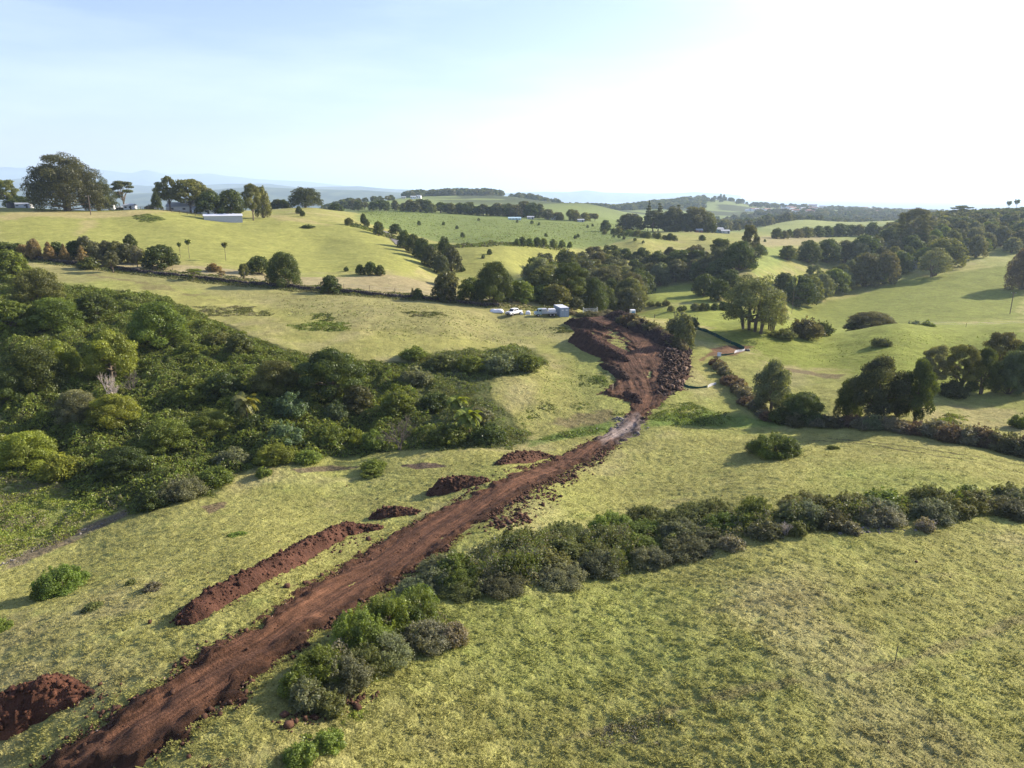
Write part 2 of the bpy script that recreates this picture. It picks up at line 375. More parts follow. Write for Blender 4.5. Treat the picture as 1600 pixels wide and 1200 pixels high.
# wheel tracks pressed in the right pasture
def strip(P, wd): 
    P = to_world_poly(P); return P, wd
TRK = [strip([(1265,688),(1330,693),(1400,702),(1480,715),(1600,741)], .22), strip([(1290,686),(1400,697),(1500,711),(1600,728)], .20),
       strip([(150,758),(240,783),(330,720)], .0)]
SITEW = zone([(989,630),(938,616),(956,603),(965,591),(962,576),(938,560),(944,552),(930,540),(905,530),(890,502),(927,494),(960,495),(1000,508),(1030,523),(1055,538),(1077,558),(1077,585),(1062,609),(1040,622),(1030,624)])
def paint(X, Y):
    r = np.hypot(X, Y); c = np.tile(PAST, (len(X), 1))
    lush = sstep(-.15, .5, fbm(X / 22, Y / 22, 5, 4)); c += (np.array([.205, .250, .062]) - PAST) * (lush * .4)[:, None]
    dryp = sstep(.05, .5, fbm(X / 11 + 40, Y / 11, 3, 4)); c += (np.array([.295, .258, .13]) - PAST) * (dryp * .55)[:, None]
    c *= (1 + .16 * fbm(X / 45, Y / 45, 7, 3) * sstep(200, 400, r))[:, None]; far = sstep(450, 900, r); c += (FARG - c) * far[:, None]
    f2 = fbm(X / 260, Y / 260, 4, 4); m = sstep(.02, .12, f2) * sstep(900, 1500, r); c += (DARKG - c) * m[:, None]
    m = sstep(2500, 4500, r) * (.2 + .6 * sstep(-.1, .1, f2)); c += (DARKG * 1.1 - c) * m[:, None]
    nx = fbm(X / 5, Y / 5, 6, 4); nn = fbm(X / 1.3, Y / 1.3, 2, 3)
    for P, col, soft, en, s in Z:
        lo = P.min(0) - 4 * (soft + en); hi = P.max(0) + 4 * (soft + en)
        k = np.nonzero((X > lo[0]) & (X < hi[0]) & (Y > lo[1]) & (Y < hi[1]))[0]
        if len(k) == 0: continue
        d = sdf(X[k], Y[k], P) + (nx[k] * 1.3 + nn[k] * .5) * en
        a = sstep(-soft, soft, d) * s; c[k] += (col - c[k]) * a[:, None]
    for P, wd in TRK:
        if wd <= 0: continue
        k = np.nonzero((X > P[:, 0].min() - 2) & (X < P[:, 0].max() + 2) & (Y > P[:, 1].min() - 2) & (Y < P[:, 1].max() + 2))[0]
        d = seg_d(X[k], Y[k], P, False)[0]; a = sstep(wd * 2.0, wd * .4, d + nn[k] * .12) * .75
        c[k] += (np.array([.06, .055, .03]) - c[k]) * a[:, None]
    return c
LE = [(40,1215),(62,1196),(167,1129),(250,1075),(292,1042),(400,983),(471,921),(500,908),(546,879),(600,843),(667,806),(750,768),(800,742),(858,722),(892,704),(935,685),(960,668),(978,648)]
RE = [(1045,612),(1035,630),(1010,652),(1003,668),(985,684),(960,698),(900,728),(858,754),(792,792),(717,842),(646,890),(583,937),(520,975),(487,992),(442,1033),(400,1062),(367,1096),(317,1129),(229,1196),(210,1215)]
SITE_L = [(989,630),(938,616),(956,603),(965,591),(962,576),(938,560),(944,552),(925,545),(905,530),(890,503),(927,495),(960,494),(1000,508),(1030,523),(1055,538),(1077,558),(1077,585),(1062,609)]
ROADPX = LE + SITE_L + RE
thv = np.concatenate([np.linspace(R(-80), R(-42), 60), np.linspace(R(-41.5), R(41.5), 900), np.linspace(R(42), R(80), 60)])
lrv = np.concatenate([np.linspace(math.log(3), math.log(30), 60), np.linspace(math.log(30.4), math.log(260), 900), np.linspace(math.log(262), math.log(2500), 330), np.linspace(math.log(2530), math.log(38000), 160)])
A, B = np.meshgrid(thv, lrv, indexing='ij'); RR = np.exp(B); GX = (RR * np.sin(A)).ravel(); GY = (RR * np.cos(A)).ravel()
GZ = H(GX, GY)
rr = np.hypot(GX, GY); nearw = 1 - sstep(170, 260, rr)
_k = np.nonzero((GY > 25) & (GY < 200) & (abs(GX) < 45))[0]; _w = np.ones(len(GX)); _w[_k] = sstep(.6, -1.2, sdf(GX[_k], GY[_k], zone(ROADPX)))
nearw = nearw * _w
GZ2 = GZ - .06 * (1 - _w) + (fbm(GX / 1.9, GY / 1.9, 4, 3, .6) * .08 + np.clip(fbm(GX / .5, GY / .5, 4, 3, .6) * 1.3 + .35, 0, 1.3) * .10 * (1 - sstep(110, 170, rr)) + np.maximum(fbm(GX / 3, GY / 3, 2, 3), 0) * .18) * nearw
nT, nR = len(thv), len(lrv)
ii, jj = np.meshgrid(np.arange(nT - 1), np.arange(nR - 1), indexing='ij'); base = (ii * nR + jj).ravel()
F = np.stack([base, base + 1, base + nR + 1, base + nR], 1)
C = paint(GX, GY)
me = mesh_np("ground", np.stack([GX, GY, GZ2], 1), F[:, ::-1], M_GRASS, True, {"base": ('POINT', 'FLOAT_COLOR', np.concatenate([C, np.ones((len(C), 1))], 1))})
link("ground", me, kind='structure')

# ---- sea
m, t, b = new_mat("sea_water", .8, .12); b.inputs['Base Color'].default_value = (.10, .16, .25, 1)
tx = N(t, "ShaderNodeTexCoord"); n1 = noise(t, .03, 6, .6, tx.outputs['Object']); bump(t, b, n1.outputs[0], .6, 6.0)
V = [(-150000, 2500, -100), (150000, 2500, -100), (150000, 300000, -100), (-150000, 300000, -100)]
link("sea", mesh_np("sea", V, [(0, 1, 2, 3)], m), kind='structure')

# ---- far ranges and the headland across the bay: solid ridges
m_hill, t, b = new_mat("wooded_range", 1, .05); tx = N(t, "ShaderNodeTexCoord"); n1 = noise(t, .004, 6, .6, tx.outputs['Object'])
t.links.new(mixc(t, rng(t, n1.outputs[0], .4, .6, 0, 1), (.035, .05, .025), (.09, .11, .05)), b.inputs['Base Color'])
def ridge(name, prof, Y, depth, zb=-102, rough=.12, ns=150):
    xs = np.linspace(prof[0][0], prof[-1][0], ns); tops = np.interp(xs, [p[0] for p in prof], [p[1] for p in prof])
    V = []; nd = 14
    zt = []
    for i, (px, py) in enumerate(zip(xs, tops)):
        zt.append(on_ray(px, py, Y)[2])
    zt = np.array(zt); X0 = (xs - 800) / FPX * (Y * CP)
    for j in range(nd):
        q = j / (nd - 1); k = math.sin(math.pi * q) ** .8
        yy = Y + (q - .5) * depth
        nz = 1 + rough * fbm(X0 / (depth * .25), np.full(ns, yy / (depth * .2)), 3, 4) * (1.0 if abs(q - .5) > .05 else .4)
        V.append(np.stack([X0 * yy / Y, np.full(ns, yy), zb + (zt - zb) * k * nz], 1))
    V = np.concatenate(V); ii, jj = np.meshgrid(np.arange(nd - 1), np.arange(ns - 1), indexing='ij'); q = (ii * ns + jj).ravel()
    link(name, mesh_np(name, V, np.stack([q, q + 1, q + ns + 1, q + ns], 1), m_hill, True), kind='structure')
ridge("mountain_range", [(-500,270),(-300,258),(-100,264),(0,262),(60,264),(150,264),(210,271),(233,265),(262,272),(330,270),(400,279),(480,284),(560,292),(640,296),(720,305)], 21000, 5000)
ridge("mountain_range", [(-300,282),(0,283),(40,279),(120,284),(260,292),(330,288),(420,287),(470,293),(560,291),(620,296),(680,300),(700,305)], 11500, 2500)
ridge("hills", [(-300,298),(-100,296),(0,297),(60,293),(200,303),(330,297),(400,292),(450,294),(540,296),(600,299),(660,303),(680,308)], 7000, 1800)
ridge("headland", [(640,304),(690,297),(730,300),(760,304),(800,301),(850,300),(890,300),(915,297.5),(945,300.5),(1010,302.5),(1060,302),(1085,300),(1110,301.5),(1140,303.5),(1158,305.5)], 15000, 1500, ns=120)
ridge("headland", [(690,298),(715,292),(760,297),(800,304)], 19000, 1500, ns=60)

# ---- haze: one box of pale air
m = bpy.data.materials.new("hazy_air"); m.use_nodes = True; t = m.node_tree; t.nodes.clear()
out = N(t, "ShaderNodeOutputMaterial"); pv = N(t, "ShaderNodeVolumePrincipled")
pv.inputs['Color'].default_value = (.60, .78, 1.0, 1); pv.inputs['Density'].default_value = .85e-4; pv.inputs['Anisotropy'].default_value = .25
t.links.new(pv.outputs[0], out.inputs['Volume'])
x0, x1, y0, y1, z0, z1 = -151000, 151000, -3000, 301000, -330, 620
V = [(x, y, z) for z in (z0, z1) for y in (y0, y1) for x in (x0, x1)]
link("haze", mesh_np("haze", V, [(0, 2, 3, 1), (4, 5, 7, 6), (0, 1, 5, 4), (2, 6, 7, 3), (0, 4, 6, 2), (1, 3, 7, 5)], m), kind='stuff')

# ---- dirt track and scraped site: a rough soil sheet lying over the grass
ROADP = zone(LE + SITE_L + RE)
MID = to_world_poly([(110,1220),(240,1130),(430,1015),(560,920),(690,828),(830,745),(925,695),(975,668),(1000,640),(1008,615),(1000,595),(986,575),(978,555),(992,535),(980,515),(950,500)])
GREENP = [zone([(898,508),(950,503),(985,512),(1005,522),(985,528),(1005,545),(1000,556),(965,548),(935,538),(912,526)]), zone([(1000,578),(1024,566),(1024,597),(1003,598)])]
gs = .22
x0, y0 = ROADP.min(0) - 2; x1, y1 = ROADP.max(0) + 2
gx = np.arange(x0, x1, gs); gy = np.arange(y0, y1, gs); AX, AY = np.meshgrid(gx, gy, indexing='ij'); X = AX.ravel(); Y = AY.ravel()
pre = pip(X, Y, ROADP); D = np.full(X.shape, -9.0)
PX = np.zeros_like(X)
k = np.arange(len(X)); D = sdf(X, Y, ROADP)
keep = D > -1.6
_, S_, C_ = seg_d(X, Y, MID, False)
n_e = fbm(X / 1.3, Y / 1.3, 5, 4, .6) * 1.7 + fbm(X / .5, Y / .5, 2, 2) * .5
de = D + n_e * np.clip(1.35 - D * .55, .0, 1) - .12
insite = Y > 125
g = np.zeros_like(X)
for P in GREENP: g = np.maximum(g, sstep(-1.0, 1.5, sdf(X, Y, P)))
strk = fbm((X * -.35 + Y * .94) / 8, (X * .94 + Y * .35) / 1.1, 3, 3)      # streaks combed downhill
de = de * (1 - g) + g * np.minimum(de, .05 - 6 * strk)
rut = .09 * np.cos(C_ * math.pi / 1.15) * (Y < 130)
zz = -.10 + .16 * sstep(-.2, .9, de) + rut * sstep(.3, 1.2, de) + fbm(X / .6, Y / .6, 4, 3, .7) * .12 + fbm(X / 2.3, Y / 2.3, 6, 2) * .07
edge = np.exp(-((de - .7) / .5) ** 2); zz = zz + edge * (.18 + .30 * np.maximum(0, fbm(X / .9, Y / .9, 7, 3)))
zz = zz + (insite & True) * (fbm(X / 3.5, Y / 3.5, 1, 3) * .25 + np.abs(fbm(S_ / 9, C_ / 1.1, 3, 3)) * .28) * sstep(.5, 2.5, de)
ZZ = H(X, Y) + zz + .05
red = np.array([.092, .045, .0255]); dk = np.array([.086, .045, .027]); grey = np.array([.21, .175, .16])
ws = sstep(112, 130, Y)[:, None]; c = red * (1 - ws) + dk * ws
gp = np.array(place(975, 672)[:2]); dd = np.hypot(X - gp[0], Y - gp[1]); a = (sstep(8.0, 2.5, dd + fbm(X / 1.5, Y / 1.5, 2, 3) * 4))[:, None]; c = c + (grey - c) * a * .85
c = c * (1 + .35 * sstep(.1, .5, fbm(X / 3, Y / 3, 0, 3)))[:, None]
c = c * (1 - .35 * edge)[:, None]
c = c * (1 - .42 * sstep(1.5, .5, D + fbm(X / 1.2, Y / 1.2, 1, 3) * .8) * (C_ > 0))[:, None]  # berm's shade painted into the colour along the track's right margin
c = c * (1 + .5 * (Y > 118) * fbm(X / 1.4, Y / 1.4, 2, 4))[:, None]
idx = np.full(X.shape, -1); kk = np.nonzero(keep)[0]; idx[kk] = np.arange(len(kk)); ny = len(gy)
bq = (np.arange(len(gx) - 1)[:, None] * ny + np.arange(ny - 1)[None]).ravel(); Q = np.stack([bq, bq + ny, bq + ny + 1, bq + 1], 1)
Q = idx[Q]; Q = Q[(Q >= 0).all(1)]
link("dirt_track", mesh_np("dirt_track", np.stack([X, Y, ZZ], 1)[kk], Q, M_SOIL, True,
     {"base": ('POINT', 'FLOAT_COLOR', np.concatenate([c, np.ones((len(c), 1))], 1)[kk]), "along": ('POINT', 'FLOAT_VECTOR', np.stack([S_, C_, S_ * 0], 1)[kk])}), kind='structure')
# ================================================================ PLANT SHAPES
def tube(path, rad, sides=7):
    path = np.asarray(path, float); n = len(path); V = []
    for i in range(n):
        d = path[min(i + 1, n - 1)] - path[max(i - 1, 0)]; d /= np.linalg.norm(d) + 1e-9
        a = np.cross(d, [0.3, 1, .1]); a /= np.linalg.norm(a) + 1e-9; b = np.cross(d, a)
        an = np.arange(sides) * 2 * math.pi / sides
        V.append(path[i] + rad[i] * (np.cos(an)[:, None] * a + np.sin(an)[:, None] * b))
    V = np.concatenate(V); i, j = np.meshgrid(np.arange(n - 1), np.arange(sides), indexing='ij'); i = i.ravel(); j = j.ravel(); j2 = (j + 1) % sides
    return V, np.stack([i * sides + j, i * sides + j2, (i + 1) * sides + j2, (i + 1) * sides + j], 1)
def merge(parts):
    V, F, o = [], [], 0
    for v, f in parts: V.append(v); F.append(np.asarray(f) + o); o += len(v)
    return np.concatenate(V), np.concatenate(F)
def leaf_quads(P, Nn, size, rs, asp=.5, flat=.6):
    n = len(P); r = rs.normal(size=(n, 3)); nn = Nn * flat + r * .50; nn /= np.linalg.norm(nn, axis=1)[:, None] + 1e-9
    t = np.cross(nn, rs.normal(size=(n, 3))); t /= np.linalg.norm(t, axis=1)[:, None] + 1e-9; b = np.cross(nn, t)
    s = (size * (.6 + .8 * rs.rand(n)))[:, None]
    V = np.stack([P + t * s, P + b * s * asp, P - t * s, P - b * s * asp], 1).reshape(-1, 3)
    return V, np.arange(4 * n).reshape(-1, 4)
def lobes_for(kind, rs):
    L_ = []   # cx cy cz rx rz
    def ga(i, n): return i * 2.39996 + rs.rand() * .6
    if kind == 'round':
        for i in range(22):
            u = (i + .5) / 22; z = .15 + .71 * u; rad = .37 * math.sqrt(max(0, 1 - (2 * abs(u - .35)) ** 2.2 * .75 if u > .35 else 1 - (1 - u / .35) ** 2 * .35)); a = ga(i, 22)
            L_.append((rad * math.cos(a), rad * math.sin(a), z, .12 + rs.rand() * .06, .085 + rs.rand() * .04))
        L_.append((0, 0, .55, .28, .26))
    elif kind == 'low':
        for i in range(24):
            u = (i + .5) / 24; z = .10 + .78 * u; rad = .38 * math.sqrt(max(0.02, 1 - u ** 2.1)); a = ga(i, 24)
            L_.append((rad * math.cos(a), rad * math.sin(a), z, .11 + rs.rand() * .06, .10 + rs.rand() * .05))
        L_.append((0, 0, .42, .30, .36))
    elif kind == 'bush':
        for i in range(20):
            a = rs.rand() * 6.28; rad = .40 * math.sqrt(rs.rand()); h = (1 - (rad / .46) ** 2) * (.45 + .5 * rs.rand())
            L_.append((rad * math.cos(a), rad * math.sin(a), .12 + .7 * h, .09 + rs.rand() * .06, .12 + rs.rand() * .08))
        for i in range(26):
            a = rs.rand() * 6.28; rad = .44 * math.sqrt(rs.rand()); h = (1 - (rad / .5) ** 2) * .8; L_.append((rad * math.cos(a), rad * math.sin(a), .2 + h * .85 * (.8 + .35 * rs.rand()), .028, .09))
        for i in range(6):
            a = i * 1.05; L_.append((.26 * math.cos(a), .26 * math.sin(a), .22, .16, .22))
    elif kind == 'fig':
        for i in range(64):
            u = (i + .5) / 64; el = math.asin(u ** .85 * .98); a = ga(i, 64); k = .80 + .26 * rs.rand()
            L_.append((.45 * k * math.cos(el) * math.cos(a), .45 * k * math.cos(el) * math.sin(a), .05 + .87 * k * math.sin(el), .07 + rs.rand() * .045, .06 + rs.rand() * .035))
        for i in range(16):
            a = i * .4; q = .34 if i % 2 else .2; L_.append((q * math.cos(a), q * math.sin(a), (.22 if i % 2 else .45) + .12 * rs.rand(), .14, .17))
        L_.append((0, 0, .5, .25, .30))
    elif kind == 'spread':
        for i in range(60):
            u = (i + .5) / 60; el = math.asin(u * .98); a = ga(i, 60); k = .68 + .36 * rs.rand()
            L_.append((.44 * k * math.cos(el) * math.cos(a), .44 * k * math.cos(el) * math.sin(a), .22 + .70 * k * math.sin(el), .09 + rs.rand() * .05, .06 + rs.rand() * .04))
    elif kind == 'umb':
        for i, (z, r0) in enumerate([(.95, .1), (.9, .24), (.88, .26), (.84, .34), (.8, .36), (.72, .38), (.66, .30), (.60, .34), (.5, .28), (.93, .15), (.77, .15), (.86, .05)]):
            a = ga(i, 12); L_.append((r0 * math.cos(a), r0 * math.sin(a), z, .14 + rs.rand() * .05, .035 + rs.rand() * .02))
    elif kind == 'euc':
        for i in range(26):
            u = (i + .5) / 26; z = .34 + .58 * u; rad = .38 * math.sin(math.pi * (.22 + .66 * u)) * (.55 + .5 * rs.rand()); a = ga(i, 26)
            L_.append((rad * math.cos(a), rad * math.sin(a), z, .085 + rs.rand() * .06, .05 + rs.rand() * .035))
    elif kind == 'cone':
        for i in range(30):
            u = (i + .5) / 30; z = .08 + .84 * u; rad = .36 * (1 - u) ** .75 * (.7 + .4 * rs.rand()); a = ga(i, 30)
            L_.append((rad * math.cos(a), rad * math.sin(a), z, .12 * (1.15 - u) + .03, .07))
        L_.append((0, 0, .35, .22, .3))
    elif kind == 'pine':
        for k in range(11):
            z = .14 + .8 * k / 10; r0 = .40 * (1 - k / 11) ** .8
            for i in range(6 if k < 8 else 3):
                a = i * 1.05 + k * .7; L_.append((r0 * .75 * math.cos(a), r0 * .75 * math.sin(a), z, .10 * (1.2 - k / 11) + .02, .028))
        L_.append((0, 0, .5, .06, .42))
    return L_
_proto = {}
M_TWIG = bark_material('twigs', (.10, .085, .07), (.17, .145, .12))
NL = {'A': (21000, .021), 'B': (5200, .042), 'C': (1700, .07), 'D': (420, .12)}
def proto(kind, lod, var):
    key = (kind, lod, var)
    if key in _proto: return _proto[key]
    rs = np.random.RandomState(abs(hash(kind)) % 1000 * 0 + sum(map(ord, kind)) * 31 + var * 7 + ord(lod))
    if kind in ('palm', 'fern'):
        P = []; rv = []
        nf = 22
        for i in range(nf):
            a = i * 2.39996; up = (1.4 - 2.3 * (i / nf)) if kind == 'palm' else .9 - 1.5 * (i / nf); L0 = .5; seg = 7; pp = np.zeros(3) + [0, 0, .82 if kind == 'palm' else .55]; dz = up; zf = .34 if kind == 'palm' else .75
            pts_ = [pp.copy()]
            for s in range(seg):
                d = np.array([math.cos(a) * math.cos(dz), math.sin(a) * math.cos(dz), math.sin(dz) * zf]); pp = pp + d * L0 / seg; dz -= .2; pts_.append(pp.copy())
            for s in range(seg):
                for side in (-1, 1):
                    q0, q1 = pts_[s], pts_[s + 1]; sw = np.array([-math.sin(a), math.cos(a), -.35]) * side * (.10 * math.sin(math.pi * (s + .8) / (seg + .6)) + .01)
                    P.append([q0, q1, q1 + sw + (q1 - q0) * .5, q0 + sw + (q1 - q0) * .5]); rv.append(rs.rand())
        V = np.array(P).reshape(-1, 3); F = np.arange(len(V)).reshape(-1, 4); rv = np.array(rv)
        V[:, 2] = V[:, 2] / V[:, 2].max(); tz = .84 if kind == 'palm' else .5
        tv, tf = tube([(0, 0, -.06), (.01, 0, .3), (0, 0, tz)], [.035, .028, .03], 7)
    elif kind == 'dead':
        parts = []
        def br(p, d, l, r, dep):
            q = p + d * l; m = (p + q) / 2 + rs.normal(size=3) * l * .06; parts.append(tube([p, m, q], [r, r * .8, r * .6], 5))
            if dep > 0:
                for _ in range(3): br(m + (q - m) * rs.rand(), (lambda v: v / np.linalg.norm(v))(d + rs.normal(size=3) * .45 + [0, 0, .15]), l * .68, r * .55, dep - 1)
        for i in range(4):
            a = i * 1.6; br(np.array([0, 0, -.04]), np.array([.3 * math.cos(a), .3 * math.sin(a), .95]), .42, .022, 4)
        tv, tf = merge(parts); V, F, rv = None, None, None
    else:
        n, sz = NL[lod]; lb = lobes_for(kind, rs)
        if kind in ('fig',): sz *= .7; n = int(n * 1.9)
        if kind in ('pine', 'umb', 'euc', 'spread'): sz *= .78
        area = np.array([l[3] * (l[3] + l[4]) for l in lb]); cnt = np.maximum(6, (n * area / area.sum()).astype(int))
        Ps, Ns, rvs = [], [], []
        for (cx, cy_, cz, rx, rz), c in zip(lb, cnt):
            d = rs.normal(size=(c, 3)); d[:, 2] += .25; d /= np.linalg.norm(d, axis=1)[:, None]
            k = (1 - .35 * rs.rand(c) ** 2)[:, None] * (1 + (.20 if kind == 'bush' else .12) * rs.normal(size=(c, 1)))
            Ps.append(np.array([cx, cy_, cz]) + d * k * [rx, rx, rz]); Ns.append(d)
            rvs.append(np.clip(.5 + rs.normal() * .16 + rs.normal(size=c) * .2, 0, 1))
        P = np.concatenate(Ps); Nn = np.concatenate(Ns); rv = np.concatenate(rvs)
        V, F = leaf_quads(P, Nn, sz * .8, rs, .5, 1.0)
        s = max(abs(P[:, :2]).max(), .2) / .5; V[:, :2] /= s; P[:, :2] /= s; zt = P[:, 2].max(); V[:, 2] /= zt
        V[:, 2] = np.maximum(V[:, 2], -.02)
        parts = []
        multi = {'spread': 4, 'euc': 1, 'umb': 1, 'round': 2, 'fig': 2}.get(kind, 1)
        for k in range(multi):
            ox = (k - (multi - 1) / 2) * (.09 if kind == 'spread' else .05)
            top = .62 if kind not in ('pine', 'cone') else .96
            parts.append(tube([(ox, 0, -.07), (ox * 1.2, .01, .15), (ox * 1.6, -.01, .35), (ox * 2, .01, top)], [.034 / multi ** .5, .026, .02, .006], 7))
        if kind in ('round', 'euc', 'umb', 'fig', 'spread'):
            for l in lb[:14]:
                e = np.array([l[0], l[1], l[2] / zt]); e[:2] /= s; b0 = np.array([0, 0, min(.16 + .5 * rs.rand() * e[2], e[2] - .04)])
                parts.append(tube([b0, (b0 + e) / 2 + [0, 0, .015], e], [.014, .009, .004], 5))
        if kind in ('bush', 'low'):
            for l in lb[:12]:
                e = np.array([l[0], l[1], l[2] / zt]); parts.append(tube([(0, 0, -.02), e * .5 + [0, 0, .03], e], [.012, .008, .003], 4))
        tv, tf = merge(parts)
    r = {}
    r['trunk'] = mesh_np(kind + "_trunk", tv, tf, (M_PALEBARK if var == 0 else M_TWIG) if kind == 'dead' else M_BARK, True)
    r['crown'] = None if V is None else mesh_np(kind + "_crown", V, F, M_LEAF, False, {"rv": ('FACE', 'FLOAT', rv)})
    _proto[key] = r
    return r
TINT = dict(dk=(.062, .078, .022), md=(.108, .134, .028), yl=(.170, .190, .034), ol=(.112, .116, .040), gy=(.135, .142, .078), br=(.21, .15, .075),
            bl=(.085, .115, .058), ob=(.098, .094, .050), rb=(.115, .080, .058), lg=(.140, .180, .036), dr=(.165, .145, .10), ng=(.070, .074, .034))
TINT = {k: (v[0] * 1.0, v[1] * 1.06, v[2]) for k, v in TINT.items()}
rng0 = random.Random(11)
ORD = 'first second third fourth fifth sixth seventh eighth ninth tenth eleventh twelfth thirteenth fourteenth fifteenth sixteenth seventeenth eighteenth nineteenth twentieth'.split()
NAMES = dict(spread='spreading_tree', round='broadleaf_tree', low='dense_tree', bush='bush', fig='fig_tree', umb='flat_topped_tree', euc='eucalyptus_tree', cone='conical_tree', pine='pine_tree', palm='palm_tree', fern='tree_fern', dead='bare_tree')
def plant_at(loc, wd, ht, kind, tint, label, group=None, cat=None, pxh=40, name=None, vary=.12):
    lod = 'A' if pxh > 52 else 'B' if pxh > 24 else 'C' if pxh > 9 else 'D'
    nv = {'A': 2, 'B': 3, 'C': 3, 'D': 2}[lod]
    p = proto(kind, lod if kind not in ('palm', 'fern', 'dead') else 'B', rng0.randrange(nv) if kind not in ('palm', 'fern', 'dead') else int(kind == 'dead' and tint == 'gy'))
    tc3 = TINT[tint] if isinstance(tint, str) else tint
    k = 1 + rng0.uniform(-vary, vary); k2 = 1 + rng0.uniform(-.08, .08); col = (tc3[0] * k * k2, tc3[1] * k, tc3[2] * k)
    nm = name or NAMES[kind]; cat = cat or {'bush': 'bush', 'palm': 'palm', 'fern': 'tree fern'}.get(kind, 'tree')
    rz = rng0.uniform(0, 6.28)
    if kind == 'bush' and p['crown'] is not None:
        o = empty(nm, (loc[0], loc[1], loc[2] - .08), label, cat, group, rz); o.scale = (wd, wd, ht)
        link('foliage', p['crown'], o, color=col); link('stems', p['trunk'], o); return o
    o = empty(nm, (loc[0], loc[1], loc[2] - .1), label, cat, group, rz); o.scale = (wd, wd, ht)
    if kind == 'dead': link('branches', p['trunk'], o); return o
    link('trunk', p['trunk'], o); link('fronds' if kind in ('palm', 'fern') else 'crown', p['crown'], o, color=col)
    return o
def plant(px, py, wpx, hpx, kind, tint, label, group=None, Y=None, **k):
    loc = place(px, py) if Y is None else placeY(px, Y)
    d = loc[1] * CP - (loc[2] - CAMH) * SP
    return plant_at(loc, wpx * d / FPX, hpx * d / FPX * 1.02, kind, tint, label, group, pxh=max(hpx, wpx * .7), **k)
TD = dict(dk='dark green', ol='olive', ng='blackish', ob='brownish', gy='grey-green', md='green'); KD = dict(low='dense tree', round='round-crowned tree', euc='open eucalypt')
def wlabel(P, x, y, kd, tn, label, tall):
    u = x / y; us = P[:, 0] / P[:, 1]; q = (u - us.min()) / (us.max() - us.min()); v = (y - P[:, 1].min()) / (P[:, 1].max() - P[:, 1].min())
    return f"{'tall' if tall else 'lower'} {TD[tn]} {KD[kd]} {label}, {'far left' if q < .2 else 'left' if q < .4 else 'middle' if q < .6 else 'right' if q < .8 else 'far right'} {'front' if v < .33 else 'centre' if v < .66 else 'back'}"
def wood(P, spacing, hr, kinds, tints, label, group, seed=1, wr=(.9, 1.3), maxn=400, pxh=None, name=None):
    """fills a stretch of ground, given by its outline in the world, with single trees"""
    rs = random.Random(seed); lo = P.min(0); hi = P.max(0); got = []; tries = 0
    while tries < 6000 and len(got) < maxn:
        tries += 1; x = rs.uniform(lo[0], hi[0]); y = rs.uniform(lo[1], hi[1])
        if not pip(np.array([x]), np.array([y]), P)[0]: continue
        if any((x - a) ** 2 + (y - b) ** 2 < spacing ** 2 for a, b in got): continue
        got.append((x, y)); h = rs.uniform(*hr); wd = h * rs.uniform(*wr); z = float(H(x, y))
        kd = rs.choice(kinds); tn = rs.choice(tints); plant_at((x, y, z), wd, h, kd, tn, wlabel(P, x, y, kd, tn, label, h > sum(hr) / 2), group, pxh=pxh or h * FPX / y, name=name)
    return len(got)
def wood_mass(name, P, spacing, hr, tints, label, seed=1, maxn=2500, kind='low'):
    """a far wood that reads as one mass: many crowns in one mesh"""
    rs = np.random.RandomState(seed); lo = P.min(0); hi = P.max(0)
    n = int(min(maxn, 1.0 * (hi[0] - lo[0]) * (hi[1] - lo[1]) / spacing ** 2))
    x = rs.uniform(lo[0], hi[0], n); y = rs.uniform(lo[1], hi[1], n); k = pip(x, y, P); x, y = x[k], y[k]; z = H(x, y)
    ps = []
    for var in range(3):
        r = np.random.RandomState(var + 5); lb = lobes_for(kind, r); Q = []; NN = []
        for (cx, cy_, cz, rx, rz) in lb:
            c = 9; d = r.normal(size=(c, 3)); d[:, 2] = abs(d[:, 2]); d /= np.linalg.norm(d, axis=1)[:, None]; Q.append(np.array([cx, cy_, cz]) + d * [rx, rx, rz]); NN.append(d)
        v, f = leaf_quads(np.concatenate(Q), np.concatenate(NN), .13, r, .75); ps.append(v)
    Vs, rv, tn = [], [], []
    for i in range(len(x)):
        h = rs.uniform(*hr); v = ps[i % 3]; a = rs.rand() * 6.28; c, s = math.cos(a), math.sin(a); wd = h * rs.uniform(1.0, 1.5)
        q = np.stack([(v[:, 0] * c - v[:, 1] * s) * wd + x[i], (v[:, 0] * s + v[:, 1] * c) * wd + y[i], v[:, 2] * h + z[i] - .3], 1); Vs.append(q)
        t3 = TINT[tints[rs.randint(len(tints))]]; m_ = len(v) // 4; rv.append(np.clip(.5 + rs.normal(size=m_) * .2, 0, 1)); tn.append(np.tile([*t3, 1], (m_, 1)))
    V = np.concatenate(Vs); F = np.arange(len(V)).reshape(-1, 4)
    return link(name, mesh_np(name, V, F, M_MASS, False, {"rv": ('FACE', 'FLOAT', np.concatenate(rv)), "tint": ('FACE', 'FLOAT_COLOR', np.concatenate(tn))}), kind='stuff', label=label, cat='wood')
M_MASS = leaf_material("mass_foliage", .25, attr="tint")

